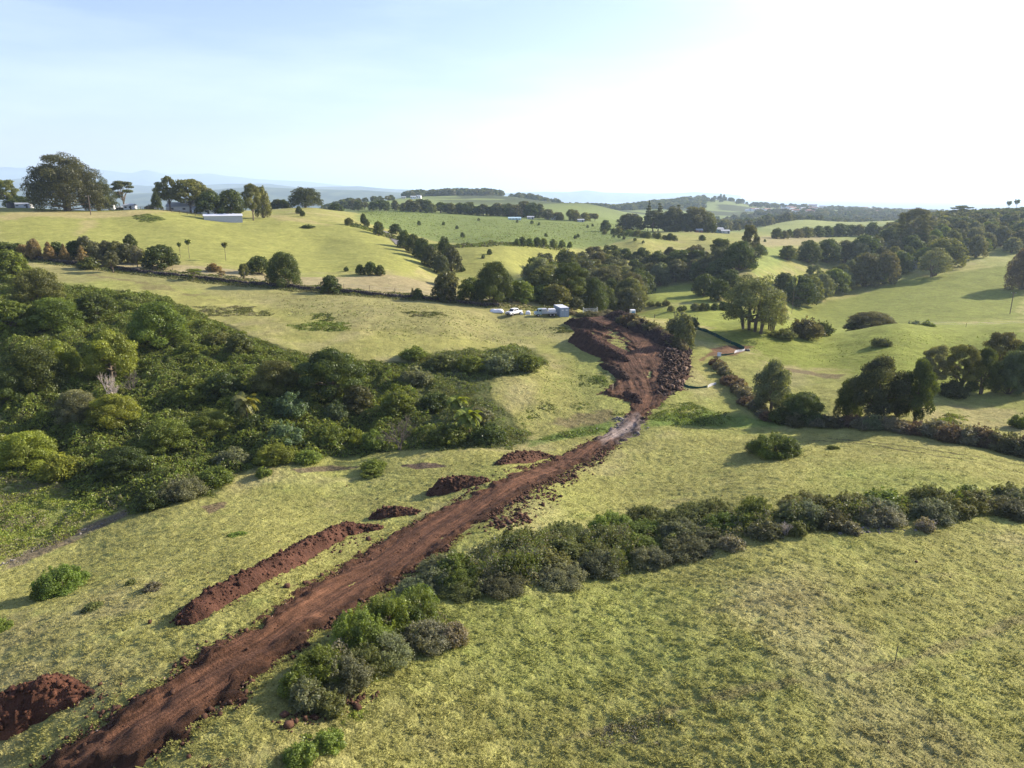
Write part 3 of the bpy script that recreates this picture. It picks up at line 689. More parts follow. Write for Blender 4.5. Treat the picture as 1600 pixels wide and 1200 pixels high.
# ================================================================ PLANTS, hand placed from the photograph
T = """
20 436 60 46 low md|green tree at the top left edge of the gully thicket below the brown tree row
60 470 84 52 low ol|olive bushy tree near the left edge just below the dry stone fence
22 520 74 60 round md|leafy tree at the left edge of the thicket under the olive bushy tree
90 515 92 62 low md|wide bright-topped tree in the upper left of the thicket
150 500 70 50 round dk|dark round tree behind the yellow-green tree in the thicket
178 590 92 92 round yl|yellow-green tree in the left thicket, behind the bare grey branches
252 540 104 84 low md|large rounded green tree at the upper edge of the left thicket
300 560 60 40 bush md|green shrub right of the large rounded tree in the thicket
345 540 54 32 bush ol|small crowned shrub on the upper right slope of the left thicket
375 555 50 42 low ol|small olive tree in the middle of the upper thicket edge
60 610 96 90 low dk|dark wide tree at the left margin with shaded base
96 590 66 74 round yl|tree with pale yellow-green top beside the dark wide tree
20 625 70 66 low dk|dark tree cut by the left frame edge, lower of the two
125 660 74 66 low gy|grey-green tree low in the left thicket
180 668 84 66 round yl|yellow-olive tree with a pale trunk showing at its foot in the left thicket
45 728 92 70 low yl|mustard-tinted bushy tree at the lower left of the thicket
6 715 44 46 low yl|mustard-tinted shrub cut off by the left edge of the photo
100 745 70 48 bush yl|mustard-green bush beside the bushy tree at the lower left
435 612 92 62 low ol|tree with lit olive top left of the big dark tree in the thicket
520 622 124 98 round dk|big dark tree with sunlit yellow-green top in the middle of the thicket
560 640 60 48 low ng|shaded low tree under the right side of the big dark tree
455 650 60 46 bush bl|bluish dark shrub below the big dark tree
527 655 42 38 bush bl|pale bluish broad-leaved shrub at the foot of the big dark tree
622 650 62 50 low md|green leafy tree right of the big dark tree
650 600 56 34 bush gy|grey-green shrub high in the right part of the thicket
448 694 66 50 bush bl|blue-green wild shrub near the lower edge of the thicket
400 680 60 44 bush dk|dark green shrub left of the blue-green wild shrub
520 694 62 42 bush md|mid-green shrub in the lower thicket, centre
552 692 40 30 bush yl|yellowish shrub in the lower thicket beside the grey twiggy shrub
585 700 50 36 bush md|green shrub left of the grey twiggy shrub
700 692 70 42 bush md|green fern-like shrub at the lower right end of the thicket
760 690 70 38 bush dk|dark shrub closing the lower right end of the thicket
745 660 60 34 bush gy|grey-green shrub above the right end of the thicket
680 640 56 36 bush dk|dark shrub under the right slope of the thicket
430 720 80 34 bush yl|low yellow-green cushion bush on the near edge of the thicket
480 722 50 26 bush lg|small bright green bush on the near edge of the thicket
360 725 60 36 bush gy|grey-green bush on the near edge of the thicket
285 775 84 46 bush gy|grey-leaved bush at the lower corner of the thicket above the pasture
240 790 60 40 bush dk|dark bush at the lowest corner of the thicket
330 755 70 36 bush md|green bush between two grey ones on the near thicket edge
200 740 90 50 low dk|dark bushy tree low in the left thicket
265 700 90 56 low md|green vine-covered tree in the middle left thicket
330 680 80 50 low md|broad green shrub tree in the middle thicket
300 625 70 44 bush md|green shrub in the middle of the thicket above the vines
350 620 70 46 low dk|dark shrub tree left of the tree fern
780 580 66 40 bush gy|grey-green bush at the upper right tip of the thicket
820 577 52 34 bush md|last bush at the right tip of the thicket above the pasture slope
735 578 60 34 bush md|leafy bush left of the right tip of the thicket
690 575 56 30 bush ol|olive bush on the upper edge of the right thicket
645 560 50 26 bush md|small green bush on the thicket's upper edge beside the big dark tree
95 925 94 46 bush lg|bright green bush standing alone in the lower left pasture
70 935 44 30 bush md|smaller green bush leaning on the bright one in the lower left pasture
583 734 46 22 bush lg|bright green bush alone on the pasture below the thicket
582 744 40 14 bush md|low green bush touching the bright one below the thicket
238 922 32 14 bush dr|small dry brown bush on the lower left pasture
145 952 34 11 bush ol|flat olive bush on the lower left pasture near the lone green bush
205 914 20 10 bush ol|tiny olive bush left of the dry brown one
2 985 40 22 bush lg|bright bush cut off by the left frame edge in the pasture
412 744 30 20 bush md|small bush near the thicket's near edge, left of a bare soil scrape
370 838 34 7 bush lg|flat green weed clump in the left pasture
437 722 30 10 bush lg|flat green clump beside the bare soil scrape
1175 517 112 88 spread gy|large spreading sunlit tree with several pale trunks on the green ridge
1205 518 50 66 spread gy|right-hand stem of the large spreading tree on the green ridge
1068 542 36 52 low gy|tall grey-green bushy tree at the top end of the soil bank
1066 520 56 34 bush gy|pale-topped bush behind the tall bushy tree by the soil bank
1258 527 58 34 bush ob|fallen tree with twisted trunk on the green ridge
1222 528 50 16 bush ol|flattened branches left of the fallen tree on the green ridge
1285 524 36 24 bush dk|dark bush right of the fallen tree
1376 540 36 14 bush ol|small low bush on the right green slope
1204 642 66 84 round gy|grey-green tree beside the brown brush line at the gully
1252 658 84 48 low dk|black-green low tree right of the grey-green one at the gully
1222 660 50 26 bush dk|dark bush in front of the low trees at the gully
1368 658 98 106 round ng|biggest dark round tree standing in the brown brush row
1325 652 52 66 low dk|left lower part tree beside the biggest dark round tree
1428 660 62 104 round dk|tall narrow dark tree right of the biggest one in the brush row
1402 650 40 60 low dk|slim dark tree between the two round trees
1455 614 60 76 euc gy|leftmost tree of the clump at the right edge below the ridge
1500 618 64 82 euc ol|second tree of the clump at the right edge below the ridge
1532 616 60 78 round dk|dark tree in the middle of the right-edge clump
1555 600 66 84 euc ob|tallest tree of the right-edge clump
1575 616 54 72 low bl|silvery lit tree of the right-edge clump
1602 612 66 84 low dk|dark tree of the clump cut by the right frame edge
1490 620 50 32 bush ng|dark bush under the clump of trees at the right
1210 712 92 38 bush md|wide green bush alone in the right pasture
1180 706 40 26 bush gy|grey-green bush left part of the lone wide bush
1593 668 36 24 bush md|small green bush on the right frame edge above the red brush
1302 702 20 8 bush md|tiny weed clump in the right pasture above the wheel tracks
444 448 58 56 low dk|big dark green tree on the stone fence line left of centre
405 428 42 28 low dk|darker companion tree behind the big tree on the fence line
517 458 36 28 low dk|dark bush-like tree on the fence line right of the big dark tree
695 472 44 46 low ng|dense dark tree with narrow foot on the tan strip
700 450 40 26 low ol|olive tree behind the dense dark tree on the tan strip
737 470 52 36 low md|mid-green tree right of the dense dark tree
772 472 72 64 low dk|broad dark tree behind the white tarpaulin
812 472 56 34 low md|mid-green tree behind the white pickup
845 472 52 28 low md|small green tree behind the flatbed truck
868 478 58 34 low ol|olive tree just behind the grey container
898 484 34 20 low ng|dark shrub right behind the container
929 482 54 44 round yl|round tree with bright green rim behind the gate
982 485 58 44 low ol|rounded olive tree right of the bright-rimmed one
973 487 16 12 bush dk|small dark bush in front of the rounded olive tree
653 468 18 18 low dk|small dark tree alone on the fence line
645 466 8 16 bush ob|thin sapling left of the small dark tree
205 392 22 26 round dk|small dark tree rising above the brown tree row
253 419 62 36 low dk|big dark round bush-tree at the right end of the brown row
303 438 30 18 umb md|little flat-topped tree on the stone fence line
347 437 14 14 umb br|small brown tree on the fence line under the tall palm
382 440 20 28 euc ol|thin tree on the fence line left of the big dark tree
335 424 26 14 bush br|brown leafless bush beyond the fence line
177 426 30 34 euc ob|thin trunked tree in front of the brown row
215 418 22 34 euc dr|dry pale tree at the right of the brown row
138 420 34 20 bush ol|bush in front of the brown row beside the white marker
481 356 24 6 bush dk|flat dark weed clump on the hay field
545 352 16 12 round ol|small round tree at the corner of the hay field
568 350 12 16 low dk|dark slim tree on the rough green hill
573 354 12 12 low dk|dark short tree beside the slim one on the rough hill
592 368 20 22 low dk|dark tree at the bend of the farm lane
618 366 24 16 low dk|dark rounded tree just right of the farm lane bend
632 388 26 28 low dk|first and uppermost of the dark trees lining the lane
646 396 28 30 low dk|second dark tree from the top of the lane row
660 406 32 34 low dk|third dark tree from the top of the lane row
672 418 34 34 low ng|fourth dark tree of the lane row, lowest on its left
695 408 28 38 low dk|tallest round-topped dark tree of the lane row
677 392 12 10 low dk|small dark tree peeping above the lane row
706 424 38 38 low ng|broad dark tree ending the lane row on the right
690 428 30 30 low ng|dark tree at the foot of the lane row
722 424 12 10 bush dk|tiny dark bush right of the lane row
541 424 8 8 bush dk|tiny round bush at the foot of the hay field
563 429 18 16 low dk|left of three dark bushes at the foot of the hay field
579 429 24 20 low dk|middle and largest of three dark bushes below the hay field
594 430 18 16 low dk|right of three dark bushes below the hay field
1097 376 14 9 low dk|small round tree alone below the pine grove
1180 400 40 20 low dk|low dark tree under the irregular tall tree
1230 406 32 22 low dk|small dark tree at the left end of the right woods
1262 410 46 34 low dk|dark tree in the front row of the right woods, leftmost
1291 410 48 36 low dk|dark tree second in the front row of the right woods
1320 410 44 34 low ng|dark tree third in the front row of the right woods
1350 412 62 44 low dk|big lit-topped tree fourth in the front row of the right woods
1224 456 40 30 low dk|dark tree behind the tall palm on the right
1268 456 36 42 euc gy|pale grey tree beside the tall palm on the right
1250 456 30 26 low dk|dark low tree between the palm and the pale tree
1300 454 44 34 low ng|dark tree right of the pale grey tree
1350 448 56 52 low ob|brownish tree in the lower front of the right woods
1382 444 46 50 low ob|brown-green tree near the white roof in the right woods
1458 432 54 44 spread gy|sunlit pale tree with visible trunk at the woods' edge
1474 418 72 46 low ol|wide lit tree behind the sunlit pale one
1403 400 28 62 pine ng|tall pine rising from the right woods, left one
1437 395 34 62 pine ng|tall pine rising from the right woods, right one
1596 452 60 64 low rb|reddish dark tree at the right frame edge above the green field
1237 490 10 60 palm gy|tall thin-trunked palm before the right woods
"""
for ln in T.strip().splitlines():
    a, lab = ln.split('|'); a = a.split()
    th = float(a[0]) < 850 and 480 < float(a[1]) < 800
    plant(float(a[0]), float(a[1]), float(a[2]), float(a[3]) * (.84 if th else 1), a[4], a[5], lab)
TY = """
105 345 130 88 fig ng|giant spreading fig tree on the left ridge skyline
155 360 66 54 fig ng|lower right-hand fig crown touching the giant fig
14 370 36 42 euc ol|tall grey tree at the left edge of the ridge
28 372 46 20 low dk|dark hedge-like tree between the left edge and the giant fig
195 385 48 45 umb ng|flat-topped tree standing alone against the sky by the farm cottage
234 360 16 8 bush dk|small dark bush beside the paddock rails on the ridge
266 365 42 52 euc ol|tall open eucalypt at the left of the ridge farmhouse
298 368 58 50 euc ol|spreading eucalypt over the ridge farmhouse roof
246 372 18 28 low dk|dark narrow tree left of the tall open eucalypt
330 366 54 36 low dk|dark rounded tree right of the farmhouse
362 372 56 40 low dk|dark rounded tree behind the long shed
396 352 36 56 euc ol|pale-trunked eucalypt at the right end of the long shed
412 366 28 48 low ol|bushy tree right of the pale-trunked eucalypt
318 375 40 46 euc gy|grey-green eucalypt behind the farmhouse's right side
478 470 58 31 fig ng|dome-shaped fig tree on the skyline left of centre
525 560 28 14 low dk|dark low tree right of the dome-shaped fig
946 560 20 18 low dk|dark tree at the left end of the pine grove
985 600 52 26 low ng|low wide fig at the left of the pine grove
1012 600 18 46 pine ng|tall thin pine left in the grove on the middle ridge
1028 600 30 42 pine ng|second tall pine of the grove on the middle ridge
1059 600 30 40 pine ng|third tall pine, right of the gap in the grove
1080 600 26 36 pine ng|fourth pine, right side of the grove
1045 592 40 30 low ng|dark tree filling the grove between the pines
1020 594 40 32 euc ng|dark open crown behind the first two pines of the grove
1052 594 46 38 low ob|brownish tall crown in the middle of the pine grove
1086 592 46 38 euc ob|brownish tall crown at the right of the pine grove
1102 592 36 32 low ol|olive tree near the right end of the pine grove
1072 590 40 28 low ng|broad dark tree at the right of the pine grove
1098 590 34 26 low ob|brownish tree at the right end of the pine grove
1113 585 16 16 low dk|separate dark tree just right of the pine grove
1170 400 30 48 euc ng|irregular tall tree with dark trunk on the middle slope
1361 200 84 30 low ob|dark brown domed thicket just beyond the right green ridge
1335 200 40 16 low dk|low left shoulder bush of the domed thicket beyond the ridge
1427 200 26 16 bush bl|left of two small bushes beyond the right green ridge
1449 201 26 17 bush md|right of two small bushes beyond the right green ridge
282 236 8 24 palm dk|shorter cabbage palm beside the big dark round bush
296 236 11 30 palm dk|middle cabbage palm right of the big round bush
353 238 11 29 palm ng|cabbage palm standing alone against the hay field
1573 1000 9 26 palm dk|left of two palms on the right skyline
1585 1000 10 28 palm dk|right of two palms on the right skyline
1500 800 34 22 umb dk|flat-topped tree on the right skyline
1425 520 58 56 euc ob|open eucalypt crown showing above the right woods
1131 2500 5 8 low dk|left of two lone trees on the distant coastal hilltop
1126 2500 4 9 low dk|smaller lone tree on the distant coastal hilltop
"""
for ln in TY.strip().splitlines():
    a, lab = ln.split('|'); a = a.split()
    plant(float(a[0]), 0, float(a[2]), float(a[3]), a[4], a[5], lab, Y=float(a[1]))
plant(175, 636, 36, 66, 'dead', 'br', 'bare grey-pink dead tree sticking out of the left thicket', None, name='bare_tree')
plant(625, 704, 62, 60, 'dead', 'gy', 'grey twiggy leafless shrub in the lower thicket', None, name='bare_shrub')
plant(208, 618, 30, 44, 'dead', 'gy', 'smaller purplish bare shrub right of the dead tree', None, name='bare_shrub')
plant(388, 668, 46, 56, 'fern', 'ol', 'tree fern with arching pale fronds in the middle of the thicket')
plant(733, 684, 52, 50, 'fern', 'md', 'tree fern at the right end of the thicket')
plant(716, 655, 40, 40, 'fern', 'md', 'upper tree fern at the right end of the thicket')
# the row of brown trees beyond the stone fence
for i, (px, py, w_, h_, k, tn) in enumerate([(8,402,34,24,'low','dk'),(28,402,30,22,'low','dk'),(38,404,22,22,'low','br'),(55,405,26,32,'cone','br'),(78,406,26,28,'cone','br'),(90,402,26,24,'low','dk'),(102,409,20,28,'cone','br'),
        (118,404,34,28,'low','dk'),(130,412,26,28,'cone','br'),(135,405,36,36,'low','ob'),(152,410,32,32,'low','gy'),(168,410,30,34,'low','ob'),(184,411,36,34,'low','ol'),(200,412,32,32,'low','ob'),(218,412,28,26,'low','ol')]):
    plant(px, py, w_, h_, 'low' if tn == 'br' and i % 2 else k, tn, ('rusty brown autumn tree' if tn == 'br' else 'dull green tree') + ' in the row beyond the stone wall, ' + ORD[i] + ' from left', 'trees in the row beyond the stone fence')
# tree rows and single small trees on the middle hills
rs = random.Random(3)
for i in range(26):
    px = 450 + i * 0; break
def row(pxs, py0, py1, h0, h1, kinds, tints, label, group, wf=1.3, Y=None):
    for i, px in enumerate(pxs):
        t_ = (px - pxs[0]) / max(1, pxs[-1] - pxs[0]); h_ = rs.uniform(h0, h1)
        yy = None if Y is None else Y[0] + (Y[1] - Y[0]) * t_ + rs.uniform(-.01, .01) * Y[0]
        plant(px + rs.uniform(-4, 4), py0 + (py1 - py0) * t_ + rs.uniform(-.7, .7), h_ * wf * rs.uniform(.8, 1.25), h_, rs.choice(kinds), rs.choice(tints), label + ', ' + ORD[i] + ' from left', group, Y=yy)
row(list(range(424, 452, 9)), 325, 326, 11, 16, ['low'], ['dk', 'ng'], 'dark low skyline tree left of the domed fig', 'skyline trees beside the domed fig', Y=(470, 480))
row(list(range(548, 622, 11)), 328, 329, 12, 17, ['low', 'low', 'euc'], ['dk', 'ng'], 'dark tree in the left crest row of the rough hill', 'left crest row of trees')
row(list(range(628, 800, 10)), 330, 338, 12, 19, ['low', 'low', 'round'], ['dk', 'ng', 'dk', 'ol'], 'dark tree in the long crest row of the rough hill', 'long crest row of trees')
row(list(range(776, 850, 10)), 337, 340, 17, 24, ['low'], ['ng', 'dk', 'ob'], 'dark tree in the row behind the pale blue glasshouse', 'tall trees behind the glasshouse')
row(list(range(856, 935, 11)), 343, 346, 11, 18, ['low', 'euc'], ['ol', 'ob', 'dk'], 'olive farmyard tree left of the pine grove', 'farmyard trees left of the pine grove')
row(list(range(804, 900, 12)), 383, 388, 9, 14, ['low'], ['dk', 'md'], 'dark bush on the rough hill\'s lower edge', 'bushes on the lower edge of the rough hill')
row(list(range(948, 1060, 9)), 366, 376, 7, 13, ['low'], ['dk', 'md', 'ol'], 'small dark tree in the line below the pine grove', 'small trees below the pine grove')
row(list(range(524, 620, 8)), 313, 309, 8, 13, ['euc', 'low'], ['ol', 'dk'], 'far eucalypt left of the white hill house', 'far row left of the white hill house', Y=(1050, 1150))
row(list(range(1212, 1390, 11)), 373, 366, 12, 20, ['low'], ['ol', 'ob', 'dk'], 'hazy tree in the belt beyond the right woods', 'belt of trees beyond the right woods')
row(list(range(1285, 1400, 10)), 341, 336, 6, 10, ['low'], ['dk', 'ol'], 'small hazy tree on the far pale field\'s crest', 'trees on the crest of the far field')
for px, py, s in [(831,350,5),(842,352,4),(808,348,4),(853,370,5),(899,373,5),(903,371,5),(959,371,4),(967,372,5),(975,374,5),(992,377,5),(918,356,4),(926,354,4),(655,352,6),(693,352,5),(714,358,5),(723,371,7),(748,345,4),(666,333,5),(731,326,6),(1005,380,4),(1128,384,5),(1195,378,4),(1234,361,3),(940,362,4),(420,332,6),(467,334,10),(473,338,8),(755,404,6),(765,398,8)]:
    plant(px, py, s * 1.2, s * 1.15, 'low', 'dk', 'small dark round tree dotted alone on the open middle hills', 'lone dots of trees on the middle hills')
# valley wood in the centre and the woods on the right
g1 = 'trees of the wooded valley behind the container'
WOODC = zone([(842,474),(850,438),(890,424),(930,414),(1000,412),(1100,414),(1158,406),(1166,424),(1120,440),(1085,438),(1012,450),(1000,482),(900,482)])
n1 = wood(WOODC, 8.6, (10, 14.5), ['low', 'low', 'round', 'euc'], ['dk', 'ol', 'ng', 'ob', 'dk', 'gy'], 'in the wooded valley behind the container', g1, 5)
for px, Y, w_, h_, k, tn, lab in [(905, 300, 80, 58, 'euc', 'ob', 'large brown-grey eucalypt above the valley trees, left'), (948, 290, 86, 66, 'euc', 'ob', 'largest brown-grey eucalypt in the wooded valley'),
        (965, 350, 60, 46, 'euc', 'gy', 'grey eucalypt at the back of the wooded valley'), (915, 345, 50, 38, 'low', 'dk', 'dark tree at the back left of the wooded valley'),
        (840, 245, 56, 52, 'low', 'dk', 'dark tree above the flatbed truck at the valley edge'), (880, 250, 60, 52, 'low', 'gy', 'grey-green tree above the container at the valley edge')]:
    plant(px, 0, w_, h_, k, tn, lab, Y=Y)
WOODR1 = np.array([p[:2] for p in [placeY(1225, 305), placeY(1300, 345), placeY(1380, 385), placeY(1480, 430), placeY(1600, 470), placeY(1660, 475), placeY(1650, 640), placeY(1560, 640), placeY(1480, 620), placeY(1400, 590), placeY(1370, 520), placeY(1330, 420), placeY(1240, 345)]])
n2 = wood(WOODR1, 12.5, (9.5, 14.5), ['low', 'low', 'round', 'low', 'round'], ['dk', 'ng', 'md', 'ol', 'ob', 'gy'], 'in the big woods on the right slope', 'trees of the big woods on the right', 8, maxn=260)
for px, py, lab in [(1100, 462, 'dark tree standing at the edge of the shaded green patch'), (1122, 470, 'brownish bush-tree right of the shaded green patch'), (1095, 440, 'dark tree above the shaded green patch'), (1140, 455, 'dark tree behind the large spreading tree'), (1120, 440, 'mid tree between valley wood and the spreading tree')]:
    plant(px, py, 44, 34, 'low', 'dk', lab)
row(list(range(1050, 1150, 11)), 486, 484, 8, 14, ['bush', 'low'], ['dk', 'gy', 'ol'], 'low scrubby bush along the fence beyond the portable toilet', 'scrub along the far fence')
row(list(range(990, 1050, 12)), 480, 478, 8, 12, ['bush'], ['ol', 'dr'], 'pale weedy bush beside the gate to the right', 'weedy bushes beside the gate')
# far woods that read as masses
def pyz(L_): return np.array([placeY(px, Y)[:2] for px, Y in L_])
wood_mass("far_woodland", pyz([(640,1500),(660,1600),(770,1640),(790,1850),(700,2000),(630,1850)]), 13, (10, 16), ['dk', 'ob', 'ol'], 'dark wooded hilltop behind the white hill house', 2)
wood_mass("far_woodland", pyz([(790,1900),(830,1750),(1000,1900),(1100,2000),(1100,2500),(900,2500)]), 20, (10, 18), ['dk', 'ol'], 'band of far woodland below the bay', 3, 1500)
wood_mass("far_woodland", pyz([(1400,600),(1480,630),(1560,650),(1750,650),(1750,1000),(1600,950),(1480,860),(1400,720)]), 11, (8, 12), ["dk", "ng", "ob", "ol"], "back part of the big woods on the right skyline", 12)
wood_mass("far_woodland", pyz([(1110,700),(1180,900),(1300,1150),(1420,1250),(1600,1400),(1600,2300),(1400,2300),(1200,1900),(1100,1500),(1050,1000)]), 17, (9, 15), ['dk', 'ng', 'ob'], 'dark wooded valley between the pine grove and the coastal town', 4, 3500)
wood_mass("far_woodland", pyz([(1040,2300),(1200,2300),(1400,2500),(1600,2600),(1650,4200),(1400,4700),(1200,4000),(1050,3500)]), 34, (9, 16), ['dk', 'ol', 'dk'], 'tree cover of the distant coastal hills', 6, 3200)
wood_mass("far_woodland", pyz([(-100,560),(180,560),(420,700),(540,900),(560,1400),(300,1800),(-100,1500)]), 24, (8, 13), ['dk', 'ol', 'gy'], 'trees of the low valley beyond the left ridge', 7, 2600)
wood_mass("far_woodland", pyz([(-100,2500),(600,2500),(680,4200),(400,6000),(-100,6000)]), 80, (12, 20), ['dk', 'gy'], 'scattered trees of the far hazy plain at left', 9, 3000)
print('woods', n1, n2)
# ================================================================ LOW COVER THAT NOBODY COULD COUNT
def cover(name, P, dens, hmax, size, tints, label, seed=1, edge=1.2, bumps=2.6, kind='stuff', cat='undergrowth', flat=.45, maxn=1700000, upright=0, broken=False, cut=None):
    rs_ = np.random.RandomState(seed); lo = P.min(0); hi = P.max(0); n = int(min(maxn, dens * (hi[0] - lo[0]) * (hi[1] - lo[1])))
    x = rs_.uniform(lo[0], hi[0], n); y = rs_.uniform(lo[1], hi[1], n)
    wob = fbm(x / 2.2, y / 2.2, seed, 3)
    d = sdf(x, y, P) + wob * edge; k = d > 0; x, y, d = x[k], y[k], d[k]
    b1 = fbm(x / bumps, y / bumps, seed + 1, 4, .6); b2 = fbm(x / (bumps * 3.5), y / (bumps * 3.5), seed + 3, 2)
    if cut is not None:
        k = ~pip(x, y, cut); x, y, d = x[k], y[k], d[k]; b1 = b2 = None
        b1 = fbm(x / bumps, y / bumps, seed + 1, 4, .6); b2 = fbm(x / (bumps * 3.5), y / (bumps * 3.5), seed + 3, 2)
    h = hmax * np.clip(.35 + .95 * b1 + .5 * b2, .04, 1.3) * sstep(0, edge * 1.4, d)
    if broken: k = fbm(x / (bumps * .9), y / (bumps * .9), seed + 7, 3) > -.05 - .5 * rs_.rand(len(x)) ** 2; x, y, d, h, b1 = x[k], y[k], d[k], h[k], b1[k]
    z = H(x, y) + h * (1 - .45 * rs_.rand(len(x)) ** 2)
    Nn = np.stack([rs_.normal(size=len(x)) * .5, rs_.normal(size=len(x)) * .5, np.full(len(x), 1.0)], 1)
    if upright: Nn[:, 2] = .1
    V, F = leaf_quads(np.stack([x, y, z], 1), Nn, size * .7, rs_, .5, flat)
    sel = fbm(x / (bumps * 1.6), y / (bumps * 1.6), seed + 5, 3) * .9 + rs_.normal(size=len(x)) * .12 + .5
    tt = np.array([TINT[t] for t in tints]); q = np.clip(sel * len(tt), 0, len(tt) - 1).astype(int); tn = np.concatenate([tt[q], np.ones((len(q), 1))], 1)
    rv = np.clip(.5 + b1 * .25 + rs_.normal(size=len(x)) * .17, 0, 1)
    return link(name, mesh_np(name, V, F, M_MASS, False, {"rv": ('FACE', 'FLOAT', rv), "tint": ('FACE', 'FLOAT_COLOR', tn)}), kind=kind, label=label, cat=cat if kind != 'stuff' else None)
RIGHTP = zone([(650,556),(760,545),(820,540),(858,566),(835,584),(770,594),(762,620),(805,650),(838,690),(780,702),(690,704),(670,650),(640,600)])
cover("undergrowth", WTH, 62, 2.1, .25, ['md', 'ol', 'md', 'lg', 'ol', 'yl', 'md'], "tangle of vines and low shrubs filling the gully", 3, 2.0, 2.6, cut=RIGHTP)
cover('undergrowth', RIGHTP, 60, 1.5, .22, ['ol', 'md', 'gy', 'lg', 'ol'], 'lower broken scrub at the right end of the gully', 33, 2.5, 2.2, broken=True)
cover("undergrowth", zone([(-60,725),(60,735),(120,765),(200,775),(215,790),(150,815),(110,840),(40,865),(-60,890)]), 70, 1.1, .17, ['yl', 'lg', 'yl', 'dr', 'yl'], "rank yellow-green weeds at the lower left corner of the gully", 4, 1.0, 1.6)
cover("undergrowth", zone([(1012,655),(1035,632),(1080,628),(1120,640),(1150,655),(1120,668),(1050,668)]), 60, .9, .20, ['md', 'lg', 'dk', 'md'], "dark green weeds on the gully bank right of the track", 5, 2.2, 1.5, broken=True)
cover("undergrowth", zone([(830,690),(900,668),(960,664),(950,676),(900,684)]), 60, .5, .18, ['md', 'lg', 'ol'], "green weeds along the gully left of the track", 6, 1.2, 1.3, broken=True)
for i, (P, lab, tn) in enumerate([([(905,590),(950,580),(960,592),(945,605),(905,603)], "patch of dark weeds left of the churned soil", ['md', 'dk', 'lg']),
        ([(822,640),(866,628),(866,642),(830,655)], "patch of weeds on the slope left of the gully crossing", ['ol', 'md']), ([(890,632),(925,628),(925,640),(895,643)], "small weed patch beside the crossing", ['ol', 'md']),
        ([(950,640),(980,636),(985,648),(955,650)], "weed patch close to the left edge of the track", ['md', 'ol']),
        ([(448,508),(500,500),(550,505),(545,518),(460,518)], "bright weed patch on the hillside above the big dark tree", ['lg', 'md', 'lg']), ([(485,490),(518,490),(520,503),(490,500)], "small dark weed patch on the upper left hillside", ['md', 'dk']),
        ([(298,478),(400,478),(400,492),(330,496)], "brown brushy patch on the hillside above the left thicket", ['ob', 'dr', 'ol']), ([(626,487),(670,486),(700,492),(690,497),(640,496)], "brown weedy patch on the hillside left of the parked vehicles", ['ob', 'ol', 'dk']),
        ([(858,510),(885,506),(900,520),(872,525)], "weedy clump left of the upper soil mound", ['ol', 'dk']), ([(400,486),(425,484),(430,494),(402,494)], "small brown patch on the left hillside", ['ob', 'ol']),
        ([(205,338),(232,334),(262,343),(235,348),(212,345)], "long dark green mound of creeper on the ridge field", ['dk', 'md']),
        ([(900,1160),(960,1125),(1060,1120),(1100,1135),(1050,1150),(920,1180)], "straggly brown weeds in the foreground right pasture", ['dr', 'ol', 'ob']),
        ([(430,1185),(460,1140),(560,1105),(580,1120),(520,1160),(450,1205)], "bright green weeds at the foot of the near bushes", ['lg', 'lg', 'yl']),
        ([(1440,660),(1480,645),(1520,650),(1500,668),(1450,668)], "low weeds behind the red-brown brush at the right", ['ol', 'lg'])]):
    cover("weed_patch", zone(P), 200 if P[0][1] > 900 else 45, .6 if P[0][1] > 560 else .7, .12 if P[0][1] > 900 else .24, tn, lab, 10 + i, 2.2 if P[0][1] < 660 else 1.2, 1.6, broken=True)
# weeds along the stone fence
cover("undergrowth", zone([(30,399),(140,411),(260,424),(400,437),(540,452),(700,466),(800,476),(880,483),(880,488),(780,482),(640,470),(520,461),(400,450),(300,441),(200,429),(100,416),(30,408)]), 14, .8, .30, ['ob', 'ol', 'dk', 'ng'], "dark weeds grown along the dry stone fence", 31, .6, 2.0)
cover("undergrowth", zone([(540,349),(620,371),(760,381),(890,390),(890,393),(760,386),(615,375),(540,353)]), 2.2, 1.6, .9, ['dk', 'ob', 'md'], "scrub along the lower edge of the rough green hill", 32, 1.5, 6)

cover("hill_weeds", zone([(560,330),(650,333),(760,342),(900,350),(1000,356),(1020,372),(900,386),(780,382),(640,363),(570,345)]), .22, .5, .6, ['md', 'lg', 'ol'], "weedy tussocks speckling the rough green hill", 51, 6, 5, broken=True)
cover("hill_weeds", zone([(1120,525),(1200,530),(1400,515),(1590,515),(1590,590),(1440,600),(1300,570),(1150,545)]), 1.0, .14, .25, ['lg', 'lg', 'md'], "small weeds speckling the lush right slope", 52, 3, 2.5, broken=True)
cover("hill_weeds", zone([(420,455),(700,482),(860,500),(890,520),(830,540),(560,530),(440,490)]), 1.6, .25, .28, ['ol', 'md', 'dr'], "small weeds speckling the slope above the thicket", 53, 3, 2.5, broken=True)
cover("hill_weeds", zone([(830,560),(900,560),(940,600),(930,650),(820,660),(800,620)]), 3, .3, .22, ['ol', 'md', 'lg'], "small weeds speckling the slope left of the scraped site", 54, 2, 2, broken=True)
